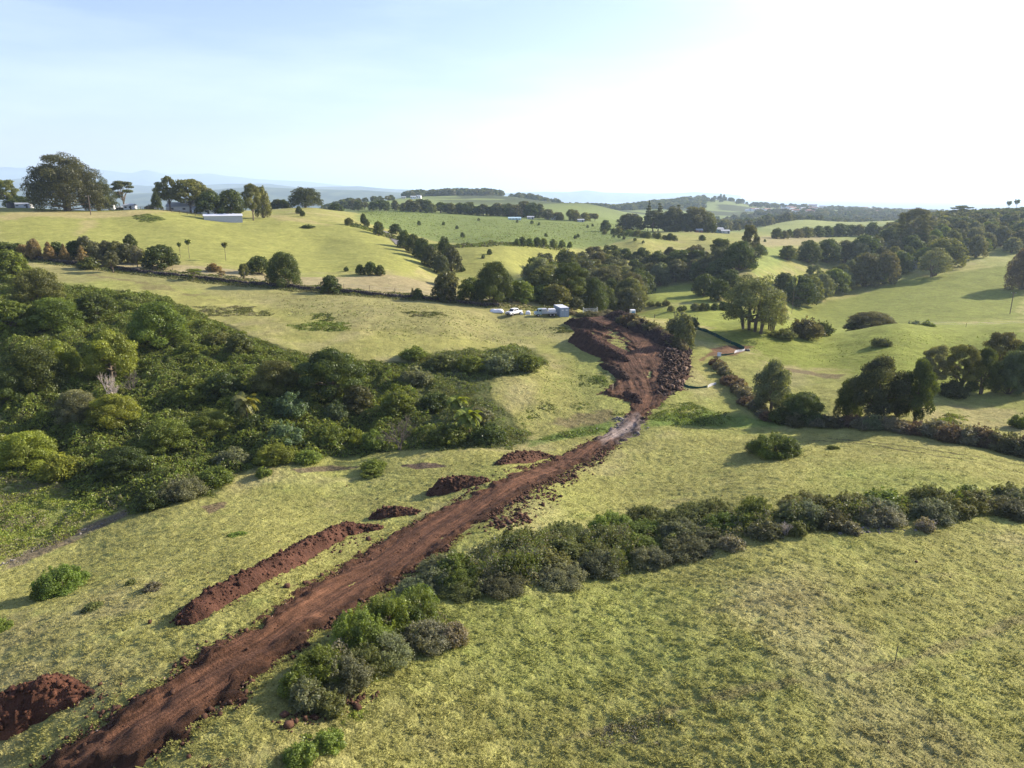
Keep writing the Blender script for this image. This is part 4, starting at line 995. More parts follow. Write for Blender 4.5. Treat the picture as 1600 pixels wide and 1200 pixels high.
# ================================================================ NEAR BUSH ROWS
GH = 'bushes of the dense hedge across the right pasture'
HB = []
hp = [(668,925),(720,925),(790,918),(860,905),(930,893),(1000,880),(1060,862),(1120,846),(1180,834),(1240,826),(1300,820),(1370,816),(1440,812),(1510,808),(1580,804),(1660,800)]
rs = random.Random(21)
desc = {'md': 'leafy green', 'gy': 'grey-leaved', 'ol': 'olive green', 'dr': 'dry brown twiggy', 'dk': 'dark green', 'ob': 'brownish', 'lg': 'bright green'}
land = ['beside the red track', 'a little right of the red track', 'near the left end', 'in the thick left half', 'below the widest part', 'left of the middle', 'at the middle, where it narrows', 'just right of the middle', 'in the narrow right half', 'over its darkest stretch', 'over the pale stones', 'towards the right', 'right of the pale stones', 'near the right frame edge', 'at the right frame edge', 'cut by the right frame edge']
for i, (px, py) in enumerate(hp):
    wide = 3 if i < 7 else 2
    for j in range(wide + 1):
        back = j / wide
        qx = px + rs.uniform(-20, 20) + back * (18 if i < 7 else 8); qy = py - back * (62 if 1 < i < 6 else 44 if i < 8 else 22) + rs.uniform(-4, 4)
        if i < 2 and j == wide: continue
        front = j == 0
        tn = rs.choice(['gy', 'ob', 'gy', 'ol', 'dr'] if front else ['md', 'lg', 'md', 'ol', 'ol'] if j == wide else ['md', 'ol', 'gy'])
        w_ = rs.uniform(70, 110) * (.95 if i < 8 else .88); h_ = rs.uniform(28, 38) * (1.0 if not front else .85) * (1 if i < 8 else 1.05)
        plant(qx, qy, w_, h_, 'bush', tn, f"{desc[tn]} bush of the long hedge {land[i]}, {'front side' if front else 'back side' if j == wide else 'inner front' if j == 1 else 'inner back'}", GH, name='hedge_bush')
for i, (qx, qy, w_, h_, tn, lab) in enumerate([(500,1062,100,66,'md','large green bush at the left end of the near clump by the track'), (560,1015,110,74,'lg','bright leafy bush on top of the near clump by the track'), (610,985,100,66,'lg','bright green bush at the back of the near clump'), (655,965,84,58,'md','green bush at the right end of the near clump'),
        (600,1035,96,56,'gy','grey-green bush at the front of the near clump'), (540,1072,96,56,'gy','grey-leaved bush low at the front left of the near clump'), (665,1008,90,48,'dr','dry grey-brown bush at the right of the near clump'), (705,1003,60,40,'dr','small dry bush at the far right of the near clump'),
        (480,1100,66,46,'gy','grey twiggy bush at the lower left of the near clump'), (515,1110,60,34,'ol','low olive bush below the near clump'), (470,1080,70,50,'md','dark leafy bush against the soil at the left of the near clump'), (640,985,60,50,'dk','dark bush inside the near clump'), (650,948,70,42,'md','green bush between the near clump and the long hedge'),
        (570,1050,80,50,'ol','olive bush in the middle of the near clump'), (470,1190,60,34,'lg','bright green bush at the bottom edge below the near clump'), (515,1165,60,30,'lg','second bright green bush below the near clump'),
        (1245,836,34,26,'ol','small olive bush standing before the narrow hedge'), (1142,856,50,26,'dr','dry bush at the foot of the hedge, middle'), (1445,828,32,22,'dr','pale dry bush with bare twigs before the hedge at right'), (1330,832,34,20,'dr','low brown bush before the darkest hedge stretch')]):
    plant(qx, qy, w_, h_, 'bush', tn, lab, name='bush')
plant(1227, 838, 30, 30, 'dead', 'br', 'forked bare grey branch standing before the hedge', name='bare_shrub')
plant(1450, 830, 34, 24, 'dead', 'br', 'pale bare twigs before the hedge at the right', name='bare_shrub')
cover("undergrowth", zone([(640,930),(650,900),(700,880),(780,850),(860,838),(960,835),(1040,838),(1100,818),(1200,806),(1300,796),(1400,788),(1600,780),(1680,778),(1680,806),(1500,812),(1380,820),(1250,830),(1120,850),(1060,865),(1010,895),(900,908),(790,925),(720,935)]), 170, 2.3, .13, ['gy', 'ol', 'md', 'dr', 'gy', 'md'], "matted twigs and leaves filling the long hedge", 41, 1.2, 1.3)
cover("undergrowth", zone([(455,1100),(470,1070),(530,1010),(600,960),(660,940),(700,960),(730,990),(700,1015),(620,1050),(560,1085),(500,1120)]), 170, 1.9, .12, ['gy', 'md', 'ol', 'dr'], "matted twigs and leaves filling the near clump", 42, 1.0, 1.1)
def brush_row(path, n, w0, h0, tints, what, group, seed, jit=6):
    rs = random.Random(seed); path = np.array(path, float); seg = np.hypot(*np.diff(path, axis=0).T); cs = np.concatenate([[0], np.cumsum(seg)])
    for i in range(n):
        q = (i + .5) / n * cs[-1]; px = np.interp(q, cs, path[:, 0]); py = np.interp(q, cs, path[:, 1]); tn = rs.choice(tints)
        plant(px + rs.uniform(-jit, jit), py + rs.uniform(-2, 2), w0 * rs.uniform(.8, 1.3), h0 * rs.uniform(.75, 1.25), 'bush', tn, f"{what}, {ORD[i]} from the left end", group, name='brush', cat='brush')
brush_row([(1115,566),(1135,590),(1160,620),(1185,645),(1205,660)], 13, 30, 17, ['rb', 'dr', 'ob'], 'dry red-brown bramble of the line running down to the gully', 'brambles running down to the gully', 1, 3)
brush_row([(1238,668),(1290,662),(1340,668),(1400,672),(1450,682)], 14, 40, 20, ['ob', 'rb', 'gy', 'dr'], 'dull purplish bramble under the big dark round trees', 'brambles under the dark round trees', 2, 5)
brush_row([(1455,684),(1500,692),(1550,702),(1620,716)], 11, 46, 34, ['rb', 'dr', 'rb', 'ob'], 'tall red-brown bramble at the right frame edge', 'brambles at the right frame edge', 3, 6)
brush_row([(972,504),(990,508),(1010,516),(1030,526),(1048,536),(1070,552)], 14, 28, 17, ['rb', 'ob', 'dr', 'gy'], 'dead brown brush on top of the dark soil bank', 'dead brush on the soil bank', 4, 3)
brush_row([(885,492),(915,494),(945,494),(968,494)], 6, 30, 9, ['dr', 'ob'], 'low brown brush behind the container and gate', 'brush behind the gate', 6, 3)

# ================================================================ SOIL MOUNDS
def lumps_mesh(x, y, z, sx, sy, sz, rs_):
    """distorted six-sided lumps, each turned its own way"""
    cube = np.array([(-1,-1,-1),(1,-1,-1),(1,1,-1),(-1,1,-1),(-.8,-.8,1),(.8,-.8,1),(.8,.8,1),(-.8,.8,1)], float) * .5
    n = len(x); v = cube[None] + rs_.normal(size=(n, 8, 3)) * .10; v = v * np.stack([sx, sy, sz], -1)[:, None]
    a, b = rs_.rand(n) * 6.28, rs_.normal(size=n) * .5; ca, sa, cb, sb = np.cos(a), np.sin(a), np.cos(b), np.sin(b)
    x1 = v[..., 0] * cb[:, None] + v[..., 2] * sb[:, None]; z1 = -v[..., 0] * sb[:, None] + v[..., 2] * cb[:, None]
    X = x1 * ca[:, None] - v[..., 1] * sa[:, None] + x[:, None]; Y = x1 * sa[:, None] + v[..., 1] * ca[:, None] + y[:, None]
    V = np.stack([X, Y, z1 + z[:, None]], -1).reshape(-1, 3)
    f = np.array([(0,3,2,1),(4,5,6,7),(0,1,5,4),(1,2,6,5),(2,3,7,6),(3,0,4,7)]); F = (np.arange(n)[:, None, None] * 8 + f[None]).reshape(-1, 4)
    return V, F
def mound(path, wd, ht, label, tails=(.25, .25), seed=1, col=(.080, .041, .026), lumps=1.0, res=.13, cat='soil mound'):
    P = to_world_poly(path); seg = np.hypot(*np.diff(P, axis=0).T); cs = np.concatenate([[0], np.cumsum(seg)]); Lg = cs[-1]
    ns = max(14, int((Lg + wd) / res)); nc = max(10, int(wd * 1.25 / res)); s = np.linspace(0, Lg, ns)
    cx = np.interp(s, cs, P[:, 0]); cyy = np.interp(s, cs, P[:, 1]); k5 = max(3, ns // 12) | 1
    ker = np.ones(k5) / k5; cx = np.convolve(np.pad(cx, k5 // 2, 'edge'), ker, 'valid'); cyy = np.convolve(np.pad(cyy, k5 // 2, 'edge'), ker, 'valid')
    dx = np.gradient(cx); dy = np.gradient(cyy); l = np.hypot(dx, dy) + 1e-9; nx, ny = -dy / l, dx / l
    c = np.linspace(-1, 1, nc); q = s / Lg
    e = np.minimum(1, np.minimum(q / tails[0], (1 - q) / tails[1])); e = np.clip(e, 0, 1) ** .55
    hv = ht * e * (1 + .30 * fbm(s / 2.2, s * 0 + seed, seed, 3)); wv = wd / 2 * (e * .85 + .15) * (1 + .22 * fbm(s / 1.8, s * 0 + seed + 9, seed + 2, 3))
    X = cx[:, None] + nx[:, None] * c * wv[:, None] * 1.25; Y = cyy[:, None] + ny[:, None] * c * wv[:, None] * 1.25
    pr = np.clip(1 - (abs(c) / .92) ** 1.5, 0, 1)[None]
    body = sstep(0, .35, pr) * e[:, None]
    lump = (fbm(X / .9, Y / .9, seed + 3, 4, .6) * .30 + np.abs(fbm(X / .4, Y / .4, seed + 5, 3, .6)) * .34) * lumps
    Z = H(X, Y) - .14 + hv[:, None] * pr + lump * body * min(1, ht) + .10 * body
    kx = np.arange(ns - 1)[:, None] * nc + np.arange(nc - 1)[None]; kx = kx.ravel()
    cc = np.array(col) * (1 + .5 * fbm(X / 1.2, Y / 1.2, seed + 1, 4))[..., None]; cc = np.concatenate([cc, np.ones(cc.shape[:2] + (1,))], -1).reshape(-1, 4)
    rm = np.random.RandomState(seed + 50); nl = int(Lg * wd * 16); ii = rm.randint(0, ns, nl); jj = np.clip((nc / 2 + rm.normal(size=nl) * nc * .27).astype(int), 0, nc - 1); sz_ = np.minimum(.05 + rm.gamma(1.1, .075, nl), .42)
    Vl, Fl = lumps_mesh(X[ii, jj], Y[ii, jj], Z[ii, jj] + sz_ * .1, sz_, sz_ * .8, sz_ * .7, rm)
    V0 = np.stack([X, Y, Z], -1).reshape(-1, 3); F0 = np.stack([kx, kx + 1, kx + nc + 1, kx + nc], 1)[:, ::-1]; Vm, Fm = merge([(V0, F0), (Vl, Fl)])
    cc = np.concatenate([cc, np.repeat(np.concatenate([np.array(col) * (.5 + 1.0 * rm.rand(nl))[:, None], np.ones((nl, 1))], 1), 8, 0)])
    me = mesh_np("soil_mound", Vm, Fm, M_SOIL, False, {"base": ('POINT', 'FLOAT_COLOR', cc), "along": ('POINT', 'FLOAT_VECTOR', np.zeros((len(cc), 3)))})
    return link("soil_mound", me, label=label, cat=cat)
mound([(-60,1150),(20,1118),(70,1096),(138,1088)], 3.6, 1.35, "big heap of fresh red soil at the lower left corner", (.2, .4), 2, (.095, .042, .026))
mound([(270,980),(300,966),(350,932),(400,905),(450,878),(500,850),(535,832),(570,826),(602,826)], 2.7, .95, "long ridge of red soil running beside the track", (.06, .12), 3, (.085, .040, .026))
mound([(575,811),(600,806),(625,802),(658,800)], 2.4, .75, "short low soil ridge at the upper end of the long one", (.25, .4), 4)
mound([(664,776),(700,764),(730,758),(768,752)], 3.6, 1.25, "soil mound halfway up beside the track", (.3, .45), 5)
mound([(776,728),(800,722),(822,718),(840,715),(866,713)], 3.4, 1.35, "pointed soil mound nearest the gully with a low tail", (.3, .55), 6)
mound([(884,505),(905,508),(930,512),(950,515)], 4.2, 1.8, "uppermost dark soil mound beside the container", (.25, .5), 7, (.055, .033, .027))
mound([(897,528),(920,540),(945,554),(968,560),(985,566)], 5.5, 2.6, "large dark soil mound with a steep shaded face at the scraped site", (.15, .6), 8, (.060, .034, .027))
mound([(950,494),(985,505),(1015,520),(1045,536),(1078,556)], 6.5, 1.7, "long dark soil bank under the dead brush", (.2, .15), 9, (.045, .030, .026))
mound([(936,568),(958,578),(975,590),(985,600)], 2.5, .8, "small dark soil lip at the left rim of the scraped site", (.3, .3), 10, (.050, .032, .027))
mound([(975,612),(990,622),(1003,634)], 2.0, .8, "small soil lip left of where the track enters the site", (.3, .3), 11, (.055, .032, .026))

# ---- heap of torn-out roots, logs and rocks
def tint_mat(name, rough=.95, sc=6, var=.35):
    m, t, b = new_mat(name, rough, .15); at = N(t, "ShaderNodeAttribute", attribute_name="tint"); tx = N(t, "ShaderNodeTexCoord"); n1 = noise(t, sc, 5, .65, tx.outputs['Object'])
    t.links.new(mulc(t, at.outputs['Color'], rng(t, n1.outputs[0], .3, .7, 1 - var, 1 + var)), b.inputs['Base Color']); bump(t, b, n1.outputs[0], .7, .08); return m
M_LUMP = tint_mat("soil_lumps"); M_DEBRIS = tint_mat("torn_roots_and_rock")
DP = zone([(1034,550),(1052,546),(1074,560),(1078,578),(1064,592),(1066,602),(1048,616),(1030,620),(1026,600),(1034,585)])
g_ = .3; lo, hi = DP.min(0) - 1, DP.max(0) + 1; ax = np.arange(lo[0], hi[0], g_); ay = np.arange(lo[1], hi[1], g_); AX, AY = np.meshgrid(ax, ay, indexing='ij')
dm = lambda X, Y: 1.05 * sstep(-.3, 2.6, sdf(X, Y, DP) + fbm(X / 2, Y / 2, 3, 3) * .8) * (1 + .4 * fbm(X / 3, Y / 3, 5, 3)) - .12
ZZ = H(AX, AY) + dm(AX, AY) + fbm(AX / .8, AY / .8, 1, 3) * .3; kx = (np.arange(len(ax) - 1)[:, None] * len(ay) + np.arange(len(ay) - 1)[None]).ravel()
V1 = np.stack([AX, AY, ZZ], -1).reshape(-1, 3); F1 = np.stack([kx, kx + len(ay), kx + len(ay) + 1, kx + 1], 1); F1 = F1[(dm(AX, AY).ravel()[F1] > -.11).any(1)]
rsn = np.random.RandomState(5); n = 2100; x = rsn.uniform(lo[0], hi[0], n); y = rsn.uniform(lo[1], hi[1], n); k = sdf(x, y, DP) > -.6 + rsn.rand(n) * .8; x, y = x[k], y[k]; n = len(x)
lg_ = rsn.rand(n) < .25; sx = np.where(lg_, rsn.uniform(.6, 1.9, n), rsn.gamma(2, .22, n) + .1); sy = np.where(lg_, rsn.uniform(.08, .2, n), rsn.gamma(2, .16, n) + .1); sz = np.where(lg_, rsn.uniform(.08, .2, n), rsn.gamma(2, .12, n) + .08)
V2, F2 = lumps_mesh(x, y, H(x, y) + dm(x, y) + rsn.uniform(0, .5, n), sx, sy, sz, rsn)
tc2 = np.array([[.050, .030, .022], [.07, .042, .031], [.11, .075, .058], [.26, .18, .13], [.038, .024, .019]])[rsn.choice(5, n, p=[.34, .28, .18, .08, .12])]
V, F = merge([(V1, F1), (V2, F2)]); tn = np.concatenate([np.tile([.045, .030, .025], (len(F1), 1)), np.repeat(tc2, 6, 0)]); tn = np.concatenate([tn, np.ones((len(tn), 1))], 1)
link("rubble_heap", mesh_np("rubble_heap", V, F, M_DEBRIS, False, {"tint": ('FACE', 'FLOAT_COLOR', tn)}), kind='stuff', label='dark heap of torn-out roots, logs and rocks at the right side of the scraped site')
# ---- loose clods along the track and round the mounds
XS, YS, SS, CT = [], [], [], []
def clods_along(path, n, spread, size, side=0):
    P = to_world_poly(path); seg = np.hypot(*np.diff(P, axis=0).T); cs = np.concatenate([[0], np.cumsum(seg)]); q = rsn.rand(n) * cs[-1]
    cl = fbm(q / 1.6, q * 0 + len(XS), 3, 3); k = cl > -.12; q = q[k]; m_ = len(q)
    x = np.interp(q, cs, P[:, 0]) + rsn.normal(size=m_) * spread; y = np.interp(q, cs, P[:, 1]) + rsn.normal(size=m_) * spread
    XS.append(x); YS.append(y); SS.append(size * (.4 + rsn.gamma(.8, .6, m_)))
clods_along([(62,1196),(167,1129),(250,1075),(292,1042),(400,983),(500,908),(600,843),(700,790),(858,722),(935,685)], 4200, .4, .11)
clods_along([(229,1196),(317,1129),(400,1062),(487,992),(583,937),(646,890),(717,842),(792,792),(858,754),(960,698)], 5200, .55, .13)
clods_along([(800,800),(830,790),(850,775),(900,740),(930,715)], 900, .8, .2); clods_along([(770,825),(800,815),(820,805)], 350, .7, .2); clods_along([(430,1140),(520,1105),(580,1085)], 240, .5, .14)
clods_along([(110,1220),(240,1130),(430,1015),(560,920),(690,828),(830,745),(925,695)], 2600, 1.1, .06)
for _p in [((700,1150),(1500,900)), ((1050,1180),(1590,1080)), ((250,900),(560,760)), ((1000,760),(1550,740)), ((60,960),(300,1060))]: clods_along(_p, 26, 9.0, .12)
clods_along([(330,1190),(360,1180)], 60, .4, .14); clods_along([(120,1075),(150,1095),(190,1105)], 160, .6, .12); clods_along([(600,830),(640,850),(560,880)], 120, .8, .1)
clods_along([(270,975),(400,915),(520,850),(600,830)], 700, 1.0, .12); clods_along([(110,1195),(230,1085),(380,990)], 500, .6, .12)
x = np.concatenate(XS); y = np.concatenate(YS); s = np.minimum(np.concatenate(SS), .6)
V, F = lumps_mesh(x, y, H(x, y) + s * .15 + .05, s, s * .8, s * .55, rsn); c0 = np.array([.070, .037, .024]) * (.5 + .9 * rsn.rand(len(x)))[:, None]
pale = (rsn.rand(len(x)) < .05) & (s < .14); c0[pale] = [.3, .22, .17]
link("soil_clods", mesh_np("soil_clods", V, F, M_LUMP, False, {"tint": ('FACE', 'FLOAT_COLOR', np.repeat(np.concatenate([c0, np.ones((len(x), 1))], 1), 6, 0))}), kind='stuff', label='loose clods of soil thrown beside the track')
# pale stones: creek bed and crossing
XS, YS, SS = [], [], []
clods_along([(0,885),(60,855),(110,838),(150,822),(210,798)], 420, .6, .11); clods_along([(945,668),(985,668),(1005,676)], 320, 1.3, .16); clods_along([(958,655),(970,655)], 30, .4, .4); clods_along([(1300,832),(1340,829),(1400,825),(1440,822)], 160, .5, .13); clods_along([(205,1105),(215,1100)], 20, .2, .2)
x = np.concatenate(XS); y = np.concatenate(YS); s = np.minimum(np.concatenate(SS), .7)
V, F = lumps_mesh(x, y, H(x, y) + s * .12, s, s * .8, s * .5, rsn); c0 = np.array([.19, .175, .16]) * (.5 + .8 * rsn.rand(len(x)))[:, None]
link("stones", mesh_np("stones", V, F, M_LUMP, False, {"tint": ('FACE', 'FLOAT_COLOR', np.repeat(np.concatenate([c0, np.ones((len(x), 1))], 1), 6, 0))}), kind='stuff', label='pale stones strewn in the creek bed and at the crossing')

# ================================================================ GRASS TUFTS of the near pasture
rsn = np.random.RandomState(9)
def tufts(n, y0, y1, hgt, wid, blades, dens_noise, seed, dark=1.0, thr=-.2):
    r = np.exp(rsn.uniform(math.log(y0), math.log(y1), n)); a = rsn.uniform(-.72, .72, n); x = r * np.sin(a) * 1.0; y = r * np.cos(a)
    k = fbm(x / dens_noise, y / dens_noise, seed, 3) > thr; x, y = x[k], y[k]
    k = sdf(x, y, ROADP) < -.1 + rsn.rand(len(x)) * .5; x, y = x[k], y[k]
    k = sdf(x, y, WTH) < .5; x, y = x[k], y[k]; n = len(x)
    cl_ = np.clip(fbm(x / .5, y / .5, 4, 3, .6) * 1.3 + .35, 0, 1.3); z = H(x, y) + .10 * cl_ * (1 - sstep(110, 170, np.hypot(x, y))) + fbm(x / 1.9, y / 1.9, 4, 3, .6) * .08 + np.maximum(fbm(x / 3, y / 3, 2, 3), 0) * .18; col = paint(x, y) * (.75 + .55 * rsn.rand(n))[:, None] * dark; Vs, rv, tn = [], [], []
    for b_ in range(blades):
        a = rsn.rand(n) * 6.28; h = hgt * (.5 + rsn.rand(n)) * (.35 + 1.5 * cl_); ln = rsn.uniform(.8, 3.0, n) * h; w_ = wid * (.6 + .8 * rsn.rand(n)); ox, oy = np.cos(a) * w_ * .4, np.sin(a) * w_ * .4
        tx_, ty_ = -np.sin(a) * w_ * .5, np.cos(a) * w_ * .5
        q = np.stack([np.stack([x + ox - tx_, y + oy - ty_, z - .03], -1), np.stack([x + ox + tx_, y + oy + ty_, z - .03], -1),
                      np.stack([x + ox + tx_ * .6 + np.cos(a) * ln, y + oy + ty_ * .6 + np.sin(a) * ln, z + h], -1), np.stack([x + ox - tx_ * .6 + np.cos(a) * ln, y + oy - ty_ * .6 + np.sin(a) * ln, z + h * .9], -1)], 1)
        Vs.append(q.reshape(-1, 3)); rv.append(rsn.rand(n) * .7 + .1); tn.append(col)
    V = np.concatenate(Vs); tn = np.concatenate(tn)
    return V, np.arange(len(V)).reshape(-1, 4), np.concatenate(rv), np.concatenate([tn, np.ones((len(tn), 1))], 1)
def grass_obj(name, label, *sets):
    V = np.concatenate([s[0] for s in sets]); F = np.arange(len(V)).reshape(-1, 4)
    link(name, mesh_np(name, V, F, M_TUFT, False, {"rv": ('FACE', 'FLOAT', np.concatenate([s[2] for s in sets])), "tint": ('FACE', 'FLOAT_COLOR', np.concatenate([s[3] for s in sets]))}), kind='stuff', label=label)
grass_obj("grass_tufts", "short tufted pasture grass", tufts(1000000, 31, 180, .026, .06, 1, 2.0, 2, 1.0, -2), tufts(90000, 31, 150, .045, .08, 2, 1.2, 4, 1.0, .0))
grass_obj("rank_grass", "taller darker grass clumps scattered over the pasture", tufts(22000, 31, 160, .10, .10, 4, 1.6, 6, .85, .48))
# ================================================================ BUILT THINGS
def box(cx, cy_, cz, sx, sy, sz, taper=0):
    v = np.array([(-1,-1,-1),(1,-1,-1),(1,1,-1),(-1,1,-1),(-1,-1,1),(1,-1,1),(1,1,1),(-1,1,1)], float) * .5
    if taper: v[4:, :2] *= 1 - taper
    return v * [sx, sy, sz] + [cx, cy_, cz], np.array([(0,3,2,1),(4,5,6,7),(0,1,5,4),(1,2,6,5),(2,3,7,6),(3,0,4,7)])
def prism(pts2, x0, x1, axis='x'):          # closed outline in (y,z) pushed along x
    n = len(pts2); V = [(x0, y, z) for y, z in pts2] + [(x1, y, z) for y, z in pts2]
    F = [(i, (i + 1) % n, n + (i + 1) % n, n + i) for i in range(n)]
    c0, c1 = len(V), len(V) + 1; V += [(x0, *np.mean(pts2, 0)), (x1, *np.mean(pts2, 0))]
    F += [(c0, (i + 1) % n, i, c0) for i in range(n)] + [(c1, n + i, n + (i + 1) % n, c1) for i in range(n)]
    return np.array(V, float), F
def part(name, shapes, mat, parent, label=None, bev=0):
    V, F, o = [], [], 0
    for v, f in shapes:
        V += [tuple(p) for p in v]; F += [tuple(dict.fromkeys(int(i) + o for i in q)) for q in f]; o += len(v)
    me = bpy.data.meshes.new(name); me.from_pydata(V, [], F); me.materials.append(mat); me.update()
    ob = link(name, me, parent, label=label)
    if bev: b_ = ob.modifiers.new('bevel', 'BEVEL'); b_.width = bev; b_.segments = 2; b_.limit_method = 'ANGLE'
    return ob
M_WHITE = plain("white_paint", (.72, .73, .74)); M_SHED = plain("galvanised_sheet", (.42, .44, .47), .5, .5, .3); M_ROOF = plain("pale_metal_roof", (.62, .64, .68), .45, .5, .2)
M_GREYROOF = plain('weathered_roof', (.36, .38, .40), .6, .3)
M_GLASS = plain("dark_glass", (.02, .025, .03), .1, .6); M_CONT = plain("container_paint", (.26, .33, .42), .55, .4); M_TYRE = plain("tyre_rubber", (.02, .02, .02), .9, .2); M_DARK = plain("dark_metal", (.05, .05, .055), .5, .5)
M_STONE = tint_mat("fieldstone", .95, 3, .4); M_WOOD = plain("weathered_timber", (.13, .105, .085), .9, .1, 0, .3, 8); M_GREEN = plain("green_mesh", (.012, .065, .052), .8, .2); M_BLUE = plain("blue_panel", (.10, .28, .48), .5, .4)
M_TARP = plain("white_plastic", (.66, .67, .70), .5, .4); M_TRUCK = plain("pale_green_cab", (.30, .40, .42), .4, .5); M_LAMP = plain("lamp_lens", (.85, .85, .8), .2, .6); M_RUST = plain("rusty_roof", (.22, .10, .07)); M_HUB = plain("wheel_hub", (.35, .35, .36), .4, .5, .6)
M_CYAN = plain("pale_blue_sheet", (.42, .58, .62), .5, .4); M_WINT = plain("house_window", (.05, .06, .07), .2, .6); M_CREAM = plain("cream_wall", (.55, .53, .48))
def house(loc, rz, lx, ly, wall, rise, label, cat='house', mw=M_CREAM, mr=M_ROOF, nwin=3, door=True, chim=False, name='house', group=None, simple=False):
    o = empty(name, (loc[0], loc[1], loc[2] - .1), label, cat, group, rz)
    mr = M_GREYROOF if mr is M_ROOF else mr
    part('wall', [prism([(-ly/2, -.6), (ly/2, -.6), (ly/2, wall), (0, wall + rise * .97), (-ly/2, wall)], -lx/2, lx/2)], mw, o)
    e = .35; t_ = .12
    rf = part('roof', [prism([(-ly/2 - e, wall - rise * e / (ly/2)), (0, wall + rise), (ly/2 + e, wall - rise * e / (ly/2)), (ly/2 + e, wall - rise * e / (ly/2) + t_), (0, wall + rise + t_), (-ly/2 - e, wall - rise * e / (ly/2) + t_)], -lx/2 - e, lx/2 + e)], mr, o)
    if simple: return o
    if chim: part('chimney', [box(lx * .2, ly * .12, wall + rise, .7, .7, 1.6)], mw, rf)
    for i in range(nwin):
        x = -lx/2 + lx * (i + .5) / nwin
        wn = part('window', [box(x, -ly/2 - .02, wall * .58, min(1.4, lx / nwin * .5), .06, wall * .36)], M_WINT, o)
        part('frame', [box(x, -ly/2 - .015, wall * .58 + s_ * wall * .2, min(1.6, lx / nwin * .56), .09, .09) for s_ in (-1, 1)], M_WHITE, wn)
    if door: part('door', [box(lx * .08 + lx / nwin * .5 * (nwin > 1), -ly/2 - .03, 1.0, .95, .07, 2.0)], M_DARK, o)
    return o
# long shed with ribbed sheeting
def long_shed(loc, rz, lx, ly, wall, rise, label):
    o = empty('long_shed', (loc[0], loc[1], loc[2] - .1), label, 'shed', None, rz)
    sh = [prism([(-ly/2, -.6), (ly/2, -.6), (ly/2, wall), (0, wall + rise * .95), (-ly/2, wall)], -lx/2, lx/2)]
    sh += [box(-lx/2 + lx * (i + .5) / 34, -ly/2 - .02, wall / 2 - .2, .12, .06, wall - .1) for i in range(34)]
    part('wall', sh, M_SHED, o)
    rf = part('roof', [prism([(-ly/2 - .3, wall - .08), (0, wall + rise), (ly/2 + .3, wall - .08), (ly/2 + .3, wall + .04), (0, wall + rise + .12), (-ly/2 - .3, wall + .04)], -lx/2 - .3, lx/2 + .3)], M_ROOF, o)
    part('ridge_cap', [box(x, 0, wall + rise + .22, .9, .5, .25) for x in (-lx * .25, lx * .05, lx * .28)], M_ROOF, rf)
    part('door', [box(-lx/2 - .03, 0, 1.2, .06, 2.6, 2.4)], M_DARK, o)
    return o
l = place(349, 346); d_ = l[1]; long_shed(l, .42, 54 * d_ / FPX, 5.5, 2.7, .8, 'long low galvanised shed standing on the ridge field')
house(placeY(292, 372), .15, 17, 9, 2.9, 1.9, 'farmhouse with pale metal roof half hidden under the ridge eucalypts', chim=True, name='farmhouse')
house(placeY(320, 366), -.05, 10, 6, 2.5, 1.3, 'low white outbuilding between the farmhouse and the dark trees', 'outbuilding', mw=M_WHITE, nwin=2)
house(placeY(204, 362), -.1, 4.6, 4, 2.0, .7, 'small white cottage under the lone flat-topped tree', 'cottage', mw=M_WHITE, nwin=2, name='cottage')
house(placeY(189, 372), .1, 4.6, 3, 1.6, .5, 'low dark shed left of the small white cottage', 'shed', mw=M_DARK, nwin=1, name='shed')
# caravan, car and dark trailer on the ridge
def caravan(loc, rz, label):
    o = empty('caravan', loc, label, 'caravan', None, rz)
    part('body', [prism([(-1.1, .5), (1.1, .5), (1.15, 1.6), (.9, 2.5), (-.9, 2.5), (-1.15, 1.6)], -2.3, 2.3)], M_WHITE, o, bev=.12)
    part('window', [box(-.9, -1.15, 1.7, 1.0, .06, .55), box(1.0, -1.15, 1.7, .9, .06, .55)], M_GLASS, o); part('door', [box(.1, -1.14, 1.3, .65, .05, 1.5)], M_SHED, o)
    for y in (-1.0, 1.0): wheel(o, 0, y, .34)
    part('drawbar', [box(2.8, 0, .5, 1.2, .12, .1)], M_DARK, o); return o
def wheel(o, x, y, r, w_=.24):
    a = np.arange(16) * 2 * math.pi / 16; ring = [(r * math.cos(t_), r * math.sin(t_) + r) for t_ in a]
    V = [(x + p, y - w_/2, q) for p, q in ring] + [(x + p, y + w_/2, q) for p, q in ring]; F = [(i, (i + 1) % 16, 16 + (i + 1) % 16, 16 + i) for i in range(16)] + [tuple(range(16)), tuple(range(31, 15, -1))]
    wh = part('wheel', [(V, F)], M_TYRE, o)
    V2 = [(x + p * .55, y - w_/2 - .02, r + (q - r) * .55) for p, q in ring] + [(x + p * .55, y + w_/2 + .02, r + (q - r) * .55) for p, q in ring]
    part('rim', [(V2, F)], M_HUB, wh); return wh
caravan(placeY(172, 362), .2, 'white caravan parked between the giant fig and the small cottage')
def water_tank(loc, label):
    o = empty('water_tank', loc, label, 'water tank'); a = np.arange(20) * 2 * math.pi / 20
    V = [(1.7 * math.cos(t_), 1.7 * math.sin(t_), -.4) for t_ in a] + [(1.7 * math.cos(t_), 1.7 * math.sin(t_), 2.3) for t_ in a]; F = [(i, (i + 1) % 20, 20 + (i + 1) % 20, 20 + i) for i in range(20)] + [tuple(range(20, 40))]
    part('body', [(V, F)], M_DARK, o); part('lid', [box(0, 0, 2.4, .8, .8, .2)], M_DARK, o)
water_tank(placeY(17, 342), 'dark round tank on the ridge at the left edge, before the low wall')
house(placeY(37, 352), 0, 8, 3.2, 1.9, .5, 'grey stone outbuilding under the left side of the giant fig', 'outbuilding', mw=M_SHED, nwin=2, name='outbuilding')

